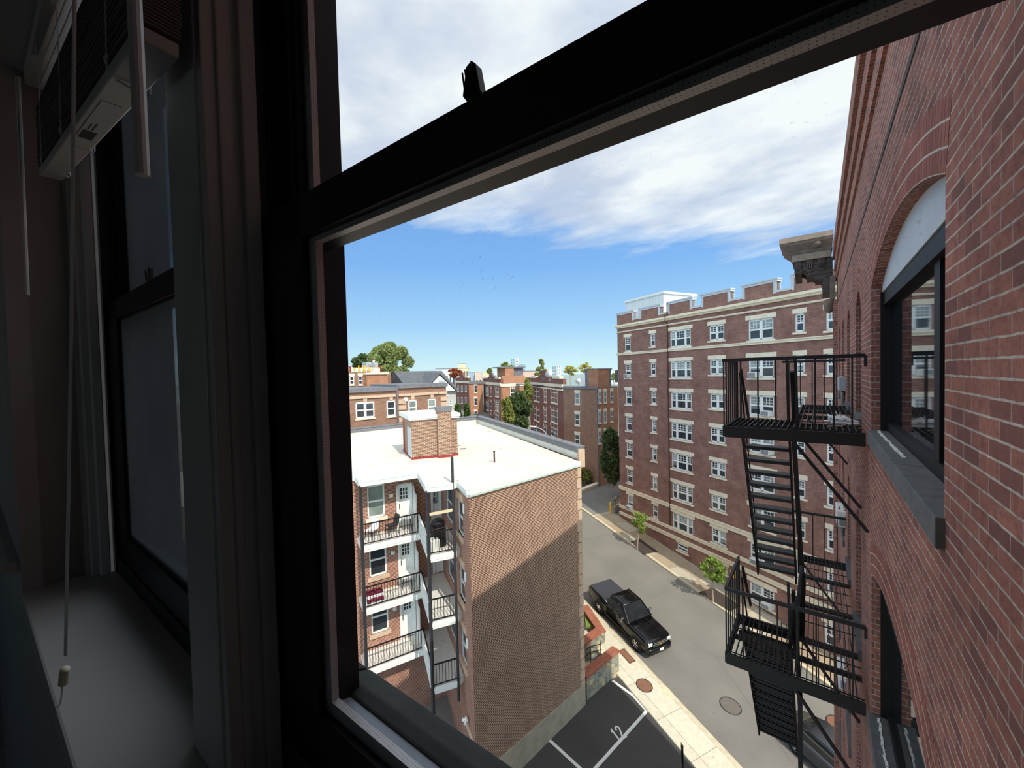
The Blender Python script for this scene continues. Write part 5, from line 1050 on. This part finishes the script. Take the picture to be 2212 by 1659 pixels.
for x0, y0, x1, y1 in ((755, 813, 765, 831), (774, 812, 783, 831), (831, 811, 837, 830)): pw(fE, tE, x0, y0, x1, y1, (1,), lint=.35)
u0 = fE.uv(787, 815)[0]; u1 = fE.uv(832, 815)[0]; z1 = fE.uv(810, 809)[1]; mb = MB(); fE.box(mb, u0, u1, -13, z1, 0, .9); mb.build('bay', M['farO'], tE); mb = MB(); fE.box(mb, u0 - .1, u1 + .1, z1, z1 + .25, 0, 1.05); u, z = fE.uv(810, 806); fE.box(mb, u - .6, u + .6, z1 + .25, z1 + .8, 0, .2); mb.build('bay_cornice', M['cream'], tE)
mb = MB(); 
for k in range(9): fE.box(mb, LE - (.4 if k % 2 else .25), LE + .04, -1.5 - k * .75, -1.0 - k * .75, -.1, .05)
mb.build('quoins', M['cream'], tE)
zt = zat(q, 800, 803.5)
hx = thing('roof_unit', 'grey metal unit on the roof of the far left brick house', 'roof unit', fE.P(fE.uv(808, 800)[0], zt)); a = fE.uv(796, 790)[0]; b = fE.uv(822, 790)[0]; zz = fE.uv(808, 782)[1]; mb = MB(); fE.box(mb, a, b, zt, zz, -2.4, -.8); mb.build('case', M['steel'], hx); mb = MB(); fE.box(mb, b - 1.3, b - .5, zt + .7, zz - .3, -.8, -.77); mb.build('grille', M['grill'], hx)
for i, (x, c_) in enumerate(((758, 'redp'), (823.5, 'redp'), (777, 'yel'), (785, 'yel'), (790.5, 'yel'))):
    u, z1 = fE.uv(x, 789 if c_ == 'yel' else 791); mb = MB(); mb.tube([fE.P(u, zt, -.4), fE.P(u, z1, -.4)], .09 if c_ == 'yel' else .16, 6); tag(mb.build('roof_post', M[c_], loc=fE.P(u, zt, -.4)), ('red post at the %s end of the far left roof terrace' % ('left' if x < 800 else 'right')) if c_ == 'redp' else 'yellow post of the far left roof terrace, %s of three' % ('leftmost', 'middle', 'rightmost')[i - 2], 'post')
mb = MB(); a = fE.uv(757, 795)[0]; b = fE.uv(823, 795)[0]; z = fE.uv(800, 794)[1]
for k in range(14): u = a + (b - a) * k / 13; mb.face([fE.P(u - .22, z, -.3), fE.P(u + .22, z, -.3), fE.P(u, z - .55, -.3)], k % 2)
mb.tube([fE.P(a, z, -.3), fE.P(b, z, -.3)], .02, 4); tag(mb.build('bunting', [M['yel'], M['white']], loc=fE.P(a, z, -.3)), 'string of yellow and white pennants along the far left roof', 'bunting')
def dish(x, y, zc, r, label, az=215, z0=None):
    c = at(x, y, zc); n = (hz(az) + Z * .5).normalized(); a = n.cross(Z).normalized(); b = a.cross(n); t = thing('satellite_dish', label, 'satellite dish', c - Z * r * 1.6); mb = MB()
    mb.loft([[c + n * (h * r) + (a * math.cos(q) + b * math.sin(q)) * (s * r) for q in [k * .3927 for k in range(16)]] for h, s in ((0, 1), (-.18, .75), (-.3, .4), (-.34, .05))]); mb.build('reflector', M['white'], t, smooth=True); mb = MB(); mb.tube([c - n * r * .3, c - n * r * .3 - Z * r * 1.6], r * .08, 6); mb.tube([c - n * r * .3, c + n * r * .7 - b * r * .1], r * .05, 5); mb.build('mount', M['steel'], t)
dish(806, 781.5, 51, .32, 'white satellite dish on the far left grey roof unit'); dish(1067.5, 808, 78, .55, 'large white satellite dish on the farther brown row building'); dish(1186, 807, 55, .6, 'white satellite dish behind the stepped gable of the nearer street front'); dish(1249, 823, 52, .4, 'small satellite dish in front of the white roof fence')
# grey gabled house
q = at(935, 830, 56); P0, P1 = colm(q, dD, 886), colm(q, dD, 984); fG = Fac(P0, P1 - P0); LG = (P1 - P0).length; tG = thing('gabled_house', 'grey-roofed wooden house with a white gable behind the brick houses', 'house', fG.P(LG / 2, -14))
ze = fG.uv(984, 841)[1]; zrdg = fG.uv(935, 804)[1] + .25; mb = MB(); fG.box(mb, 0, LG, -14, ze, -9, 0); mb.build('wall', M['siding'], tG)
mb = MB(); mb.prism([fG.P(-.3, ze - .1, .3), fG.P(-.3, zrdg, -4.5), fG.P(-.3, ze - .1, -9.3)], fG.d * (LG + .6)); mb.build('roof', M['shingle'], tG)
ug = fG.uv(946, 815)[0]; zg = fG.uv(944, 808)[1]; w = fG.uv(980, 840)[0] - ug; mb = MB(); mb.prism([fG.P(ug - w, ze - .2, 0), fG.P(ug + w, ze - .2, 0), fG.P(ug, zg - .2, 0)], fG.n * .5); gb = mb.build('gable', M['white'], tG)
mb = MB()
for s in (-1, 1): mb.prism([fG.P(ug, zg, .6), fG.P(ug + s * (w + .3), ze - .3, .6), fG.P(ug + s * (w + .3), ze - .1, -3), fG.P(ug, zg + .2, -4)], Z * .15)
mb.build('gable_roof', M['shingle'], tG)
for x0, y0, x1, y1 in ((944, 824, 958, 829.5), (962, 845, 967, 854), (971, 864, 976, 875)): pw(fG, tG, x0, y0, x1, y1, (1,)) if y0 > 830 else None
mb = MB(); u, z = fG.uv(951, 826); fG.box(mb, u - .5, u + .5, z - .2, z + .25, .5, .54); mb.build('vent', M['steel'], gb)
# farther brown row with orange end walls
zbF = -18
def row(cx, zc, ytop, xl, azl, xr, azr, label, matf, matr, zb=zbF):
    q = at(cx, 840, zc); z1 = zat(q, cx, ytop); A = colm(q, hz(azl), xl); B = colm(q, hz(azr), xr); t = thing('row_building', label, 'building', V((q.x, q.y, zb)))
    fl = Fac(A, q - A); fr = Fac(q, B - q); La = (V((q.x - A.x, q.y - A.y, 0))).length; Lb = (V((B.x - q.x, B.y - q.y, 0))).length
    mb = MB(); fl.box(mb, 0, La - .02, zb, z1, -.3, 0); mb.build('front_wall', M[matf], t); mb = MB(); fr.box(mb, .02, Lb, zb, z1, -.3, 0); mb.build('end_wall', M[matr], t); mb = MB(); mb.prism([V((w.x, w.y, z1 - .2)) for w in (A, q, B, A + B - q)], Z * .1); mb.build('roof', M['tar'], t); return fl, fr, La, Lb, z1, t
def trims(f, t, L, items, mat='cream', o=.18):
    for z0, z1 in items: mb = MB(); f.box(mb, -.1, L + .1, z0, z1, 0, o); mb.build('belt_course', M[mat], t)
def stepgable(f, t, L, z1, mat):
    c = L / 2; mb = MB(); mb.prism([f.P(x, z) for x, z in ((0, z1), (L, z1), (L, z1 + .8), (c + .28 * L, z1 + .8), (c + .1 * L, z1 + 1.3), (c + .07 * L, z1 + 2.1), (c - .07 * L, z1 + 2.1), (c - .1 * L, z1 + 1.3), (c - .28 * L, z1 + .8), (0, z1 + .8))], f.n * -.5); mb.build('gable', M[mat], t)
    mb = MB(); f.box(mb, c - .06 * L, c + .06 * L, z1 + .2, z1 + 1.0, 0, .1); mb.build('crest', M['brown'], t); mb = MB()
    for s in (-1, 1): f.box(mb, c + s * .34 * L - .09 * L, c + s * .34 * L + .09 * L, z1 + .8, z1 + 1.15, -.5, .06)
    mb.build('gable_coping', M['cream'], t)
fl, fr, La, Lb, z1, t = row(1013, 92, 823.5, 984, -22, 1043, 62, 'farthest brown row building, its orange end wall with one window column', 'farR', 'farO')
stepgable(fl, t, La, z1, 'farR'); trims(fl, t, La, [(z1 - .5, z1)]); trims(fr, t, Lb, [(z1 - .7, z1)], 'lead')
for y0, y1 in ((832, 848), (860, 876), (888, 902)): pw(fr, t, 1024, y0, 1031, y1, (1,), lint=.35)
for y0, y1 in ((833, 846), (858, 871)):
    for x in (990, 998, 1006.5): pw(fl, t, x - 2, y0, x + 2, y1, (1,), fr=.08)
fl, fr, La, Lb, z1, t = row(1082, 78, 827, 1044, -14, 1134, 60, 'brown row building with a crested gable and a broad orange end wall', 'farR', 'farO')
stepgable(fl, t, La, z1, 'farR'); trims(fl, t, La, [(z1 - .6, z1)]); trims(fr, t, Lb, [(z1 - .8, z1 - .2)]); mb = MB(); fr.box(mb, .3, Lb, z1, z1 + 1.3, -.5, -.05); mb.build('parapet', M['farO'], t)
for y0, y1 in ((837, 855), (867, 886), (895, 910)):
    for x0, x1, li in ((1049, 1056, (1, 1)), (1059, 1063, (1,)), (1069.5, 1078, (1, 1))): pw(fl, t, x0, y0 + (x0 - 1049) * .1, x1, y1 + (x0 - 1049) * .1, li, fr=.1, key=True)
pw(fr, t, 1102, 839, 1113, 858, (1,), (2, 2), fr=.14, key=True)
u0 = fr.uv(1088, 810)[0]; u1 = fr.uv(1118, 810)[0]; t2 = thing('roof_shed', 'orange brick roof shed on the broad orange end wall', 'roof house', fr.P(u0, z1 + 1.2, -3)); mb = MB(); fr.box(mb, u0 + 1.2, u1, z1, z1 + 3, -5, -1.5); mb.build('wall', M['farO'], t2); mb = MB(); fr.box(mb, u1, u1 + 2.6, z1, z1 + 3.1, -5, -2); mb.build('metal_wall', M['oldw'], t2); mb = MB(); fr.box(mb, u0, u1 + 2.8, z1 + 3, z1 + 3.2, -5.2, -1.3); mb.build('roof', M['lead'], t2)
# nearer brown street front (three faces)
q = at(1291, 840, 50); z1 = zat(q, 1291, 838); dS = hz(-36); cA = colm(q, dS, 1216); cB = colm(cA, hz(-9.4), 1144); cC = colm(q, hz(54), 1334)
tH = thing('street_front', 'three-storey dark red brick building with a crested gable at the middle of the view', 'building', V((cA.x, cA.y, -17)))
fH = Fac(cB, cA - cB); LHf = (cA - cB).length; fH2 = Fac(cA, q - cA); L2_ = (V((q.x - cA.x, q.y - cA.y, 0))).length; fH3 = Fac(q, cC - q); L3 = (V((cC.x - q.x, cC.y - q.y, 0))).length
for f, Lw, m_, nm, e in ((fH, LHf, 'farR', 'front_wall', -.3), (fH2, L2_, 'far', 'side_wall', -.3), (fH3, L3, 'farO', 'end_wall', -.3)): mb = MB(); f.box(mb, .31 if f is fH3 else 0, Lw, -17.5, z1, e, 0); mb.build(nm, M[m_], tH)
mb = MB(); pz = z1 - .05; mb.prism([V((p.x, p.y, pz)) for p in (cB, cA, q, cC, cC - dS * -14, cB - dS * -6)], Z * .12); mb.build('roof', M['tar'], tH)
stepgable(fH, tH, LHf, z1 + .4, 'farR'); trims(fH, tH, LHf, [(z1 - .05, z1 + .4), (z1 - .5, z1 - .3)]); trims(fH2, tH, L2_, [(z1 - .15, z1 + .15)], 'lead', .15)
for k, (ya, yb) in enumerate(((845, 867), (884, 909), (922, 940))):
    for x0, x1, dy0, li in ((1153.5, 1165.5, 0, (1, 1)), (1175, 1181, 1, (1,)), (1190.5, 1205, 2.5, (1, 1))): pw(fH, tH, x0, ya + dy0, x1, yb + dy0 * 1.6, li, fr=.1, key=True)
for ya, yb, g in ((848, 873, M['paneg']), (893, 919, None), (938, 960, None)): pw(fH2, tH, 1242, ya, 1253, yb, (1,), fr=.12, lint=.35, glass=g)
for x0, x1 in ((1292.5, 1298.5), (1304, 1310), (1318.5, 1324)):
    for ya, yb in ((846, 871), (889, 914), (931, 958)): pw(fH3, tH, x0, ya - (x0 - 1292) * .07, x1, yb - (x0 - 1292) * .1, (1,), fr=.1, lint=.35)
mb = MB(); mb.tube([fH2.P(L2_ - .05, z1, .1), fH2.P(L2_ - .05, -15, .1)], .06, 6); mb.build('drainpipe', M['lead'], tH)
f = fH2; u0 = f.uv(1257, 815)[0]; u1 = f.uv(1298, 815)[0]; zz = f.uv(1275, 799)[1]; t = thing('roof_shed', 'weathered grey shed with a dark door on the nearer brown roof', 'roof house', f.P(u0, z1, -1)); mb = MB(); f.box(mb, u0, L2_ - .3, z1, zz, -3, -.6); mb.build('wall', M['oldw'], t); ud = f.uv(1283, 820)[0]; mb = MB(); f.box(mb, ud - .25, ud + .3, z1, z1 + 1.7, -.6, -.55); mb.build('door', M['plas'], t); mb = MB(); f.box(mb, u0 - .1, L2_ - .2, zz, zz + .15, -3.1, -.5); mb.build('roof', M['lead'], t)
f = fH3; u1 = f.uv(1315, 815)[0]; t = thing('brick_stack', 'tall orange brick stack beside the weathered roof shed', 'chimney', f.P(.8, z1)); mb = MB(); f.box(mb, .1, u1, z1, f.uv(1300, 797.5)[1], -1.6, .01); mb.build('stack', M['farO'], t); mb = MB(); f.box(mb, .05, u1 + .05, f.uv(1300, 797.5)[1], f.uv(1300, 797.5)[1] + .1, -1.65, .05); mb.build('cap', M['lead'], t)
f = fH2; u0 = f.uv(1219, 820)[0]; u1 = f.uv(1256, 820)[0]; t = thing('roof_fence', 'white ribbed fence on the nearer brown roof left of the weathered shed', 'fence', f.P(u0, z1, -3)); mb = MB(); f.box(mb, u0 - .5, u1 + .6, z1, f.uv(1240, 815)[1], -3.1, -3); mb.build('panel', M['rib'], t)
# city beyond
def tower(label, x0, y0, x1, y1, zc, mat, cat='building', win=0, grp=None):
    a = at(x0, y1, zc); b = at(x1, y1, zc); top = zat(a, x0, y0); a.z = b.z = -28.5 if zc > 100 else a.z; f = Fac(a, b - a); w = (b - a).length; t = thing('distant_building', label, cat, f.P(w / 2, a.z), grp); mb = MB(); f.box(mb, 0, w, a.z, top, -w * .6, 0); mb.build('wall', mat, t)
    mb = MB(); f.box(mb, -.02 * w, w * 1.02, top, top + w * .03, -w * .62, .02 * w); mb.build('roof', M['lead'], t)
    if win:
        mb = MB(); nx, ny = win
        for i in range(nx):
            for j in range(ny): f.box(mb, w * (i + .3) / nx, w * (i + .7) / nx, a.z + (top - a.z) * (j + .35) / ny, a.z + (top - a.z) * (j + .8) / ny, 0, w * .004)
        mb.build('window_bands', M['pane'], t)
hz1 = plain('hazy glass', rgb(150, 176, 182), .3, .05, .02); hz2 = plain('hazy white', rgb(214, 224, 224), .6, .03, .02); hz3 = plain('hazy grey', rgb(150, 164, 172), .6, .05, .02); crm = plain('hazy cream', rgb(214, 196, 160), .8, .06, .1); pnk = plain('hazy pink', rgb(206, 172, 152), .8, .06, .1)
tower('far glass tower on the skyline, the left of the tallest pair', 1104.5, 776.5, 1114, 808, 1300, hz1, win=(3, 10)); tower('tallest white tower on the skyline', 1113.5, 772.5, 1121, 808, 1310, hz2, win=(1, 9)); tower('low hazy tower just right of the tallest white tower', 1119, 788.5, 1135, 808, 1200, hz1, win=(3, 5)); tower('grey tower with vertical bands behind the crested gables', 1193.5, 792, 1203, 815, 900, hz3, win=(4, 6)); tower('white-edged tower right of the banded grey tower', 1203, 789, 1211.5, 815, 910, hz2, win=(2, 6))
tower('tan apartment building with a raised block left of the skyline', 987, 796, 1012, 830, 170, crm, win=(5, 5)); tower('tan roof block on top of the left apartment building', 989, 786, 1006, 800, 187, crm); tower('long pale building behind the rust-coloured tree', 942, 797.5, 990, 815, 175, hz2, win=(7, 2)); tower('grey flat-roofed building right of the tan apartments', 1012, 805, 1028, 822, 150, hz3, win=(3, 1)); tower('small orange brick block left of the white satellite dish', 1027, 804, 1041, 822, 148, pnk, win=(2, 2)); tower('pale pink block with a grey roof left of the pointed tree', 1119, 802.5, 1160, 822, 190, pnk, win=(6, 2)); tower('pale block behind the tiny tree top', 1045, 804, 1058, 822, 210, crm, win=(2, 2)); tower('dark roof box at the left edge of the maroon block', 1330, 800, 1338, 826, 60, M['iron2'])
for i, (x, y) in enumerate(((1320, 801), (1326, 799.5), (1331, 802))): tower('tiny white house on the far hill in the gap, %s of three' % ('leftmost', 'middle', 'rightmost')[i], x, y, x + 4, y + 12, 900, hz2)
# ---------------------------------------------------------------- light
SUN = V((.64, -.272, .718)).normalized(); li = bpy.data.lights.new('sun', 'SUN'); li.energy = 3.7; li.angle = .0093; li.color = (1, .93, .82); lo_ = bpy.data.objects.new('sun', li); COL.objects.link(lo_); lo_.rotation_euler = (-SUN).to_track_quat('-Z', 'Y').to_euler(); lo_.location = SUN * 40 + Z * CZ
w = bpy.data.worlds.new('sky'); bpy.context.scene.world = w; w.use_nodes = True; T = NT.__new__(NT); T.t = w.node_tree; T.t.nodes.clear(); out = T.n('ShaderNodeOutputWorld'); bg = T.n('ShaderNodeBackground'); T.l(bg.outputs[0], out.inputs[0])
g = T.n('ShaderNodeTexCoord').outputs['Generated']; sx = T.n('ShaderNodeSeparateXYZ'); T.l(g, sx.inputs[0]); zz = sx.outputs[2]
base = T.ramp(zz, [(.0, rgb(210, 238, 243)), (.03, rgb(198, 232, 243)), (.12, rgb(160, 207, 243)), (.26, rgb(126, 178, 236)), (.45, rgb(110, 158, 220)), (1, rgb(84, 130, 200))])
def dotv(v): d = T.n('ShaderNodeVectorMath', operation='DOT_PRODUCT'); T.l(g, d.inputs[0]); d.inputs[1].default_value = v; return d.outputs['Value']
zc_ = T.math('MAXIMUM', zz, .04); dv = T.n('ShaderNodeVectorMath', operation='DIVIDE'); T.l(g, dv.inputs[0]); cmb = T.n('ShaderNodeCombineXYZ')
for k in range(3): T.l(zc_, cmb.inputs[k])
T.l(cmb.outputs[0], dv.inputs[1])
mpn = T.n('ShaderNodeMapping'); T.l(dv.outputs[0], mpn.inputs[0]); mpn.inputs['Rotation'].default_value = (0, 0, .6); mpn.inputs['Scale'].default_value = (.8, 1.6, 1)
n1 = T.noise(1.1, mpn.outputs[0], 6, .58); n2 = T.noise(1.7, dv.outputs[0], 5, .55)
e = T.math('ADD', zz, T.math('MULTIPLY', dotv((CR.x, CR.y, 0)), .16)); e = T.math('ADD', e, T.math('MULTIPLY', T.math('SUBTRACT', n1.outputs[0], .5), .24))
mask = T.ramp(e, [(.32, (0, 0, 0, 1)), (.385, (.85, .85, .85, 1)), (.44, (1, 1, 1, 1))])
glow = T.ramp(dotv((-CF.x, -CF.y, 0)), [(0., (1, 1, 1, 1)), (.35, (1.5, 1.5, 1.5, 1)), (.8, (2.3, 2.25, 2.15, 1))])  # unseen sky behind the eye brightened, added fill for the shaded walls
cc = T.ramp(n2.outputs[0], [(.32, rgb(192, 204, 224)), (.44, rgb(212, 222, 234)), (.58, rgb(236, 243, 245))])
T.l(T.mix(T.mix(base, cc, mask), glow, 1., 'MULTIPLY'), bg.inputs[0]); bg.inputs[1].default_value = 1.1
sc_ = bpy.context.scene; sc_.view_settings.view_transform = 'Standard'; sc_.view_settings.look = 'None'; sc_.view_settings.exposure = 0; sc_.view_settings.gamma = 1; sc_.view_settings.use_curve_mapping = False
sc_.cycles.max_bounces = 8; sc_.cycles.transparent_max_bounces = 12; sc_.cycles.caustics_reflective = False; sc_.cycles.caustics_refractive = False
for o in bpy.data.objects:
    if '_o' in o: del o['_o']
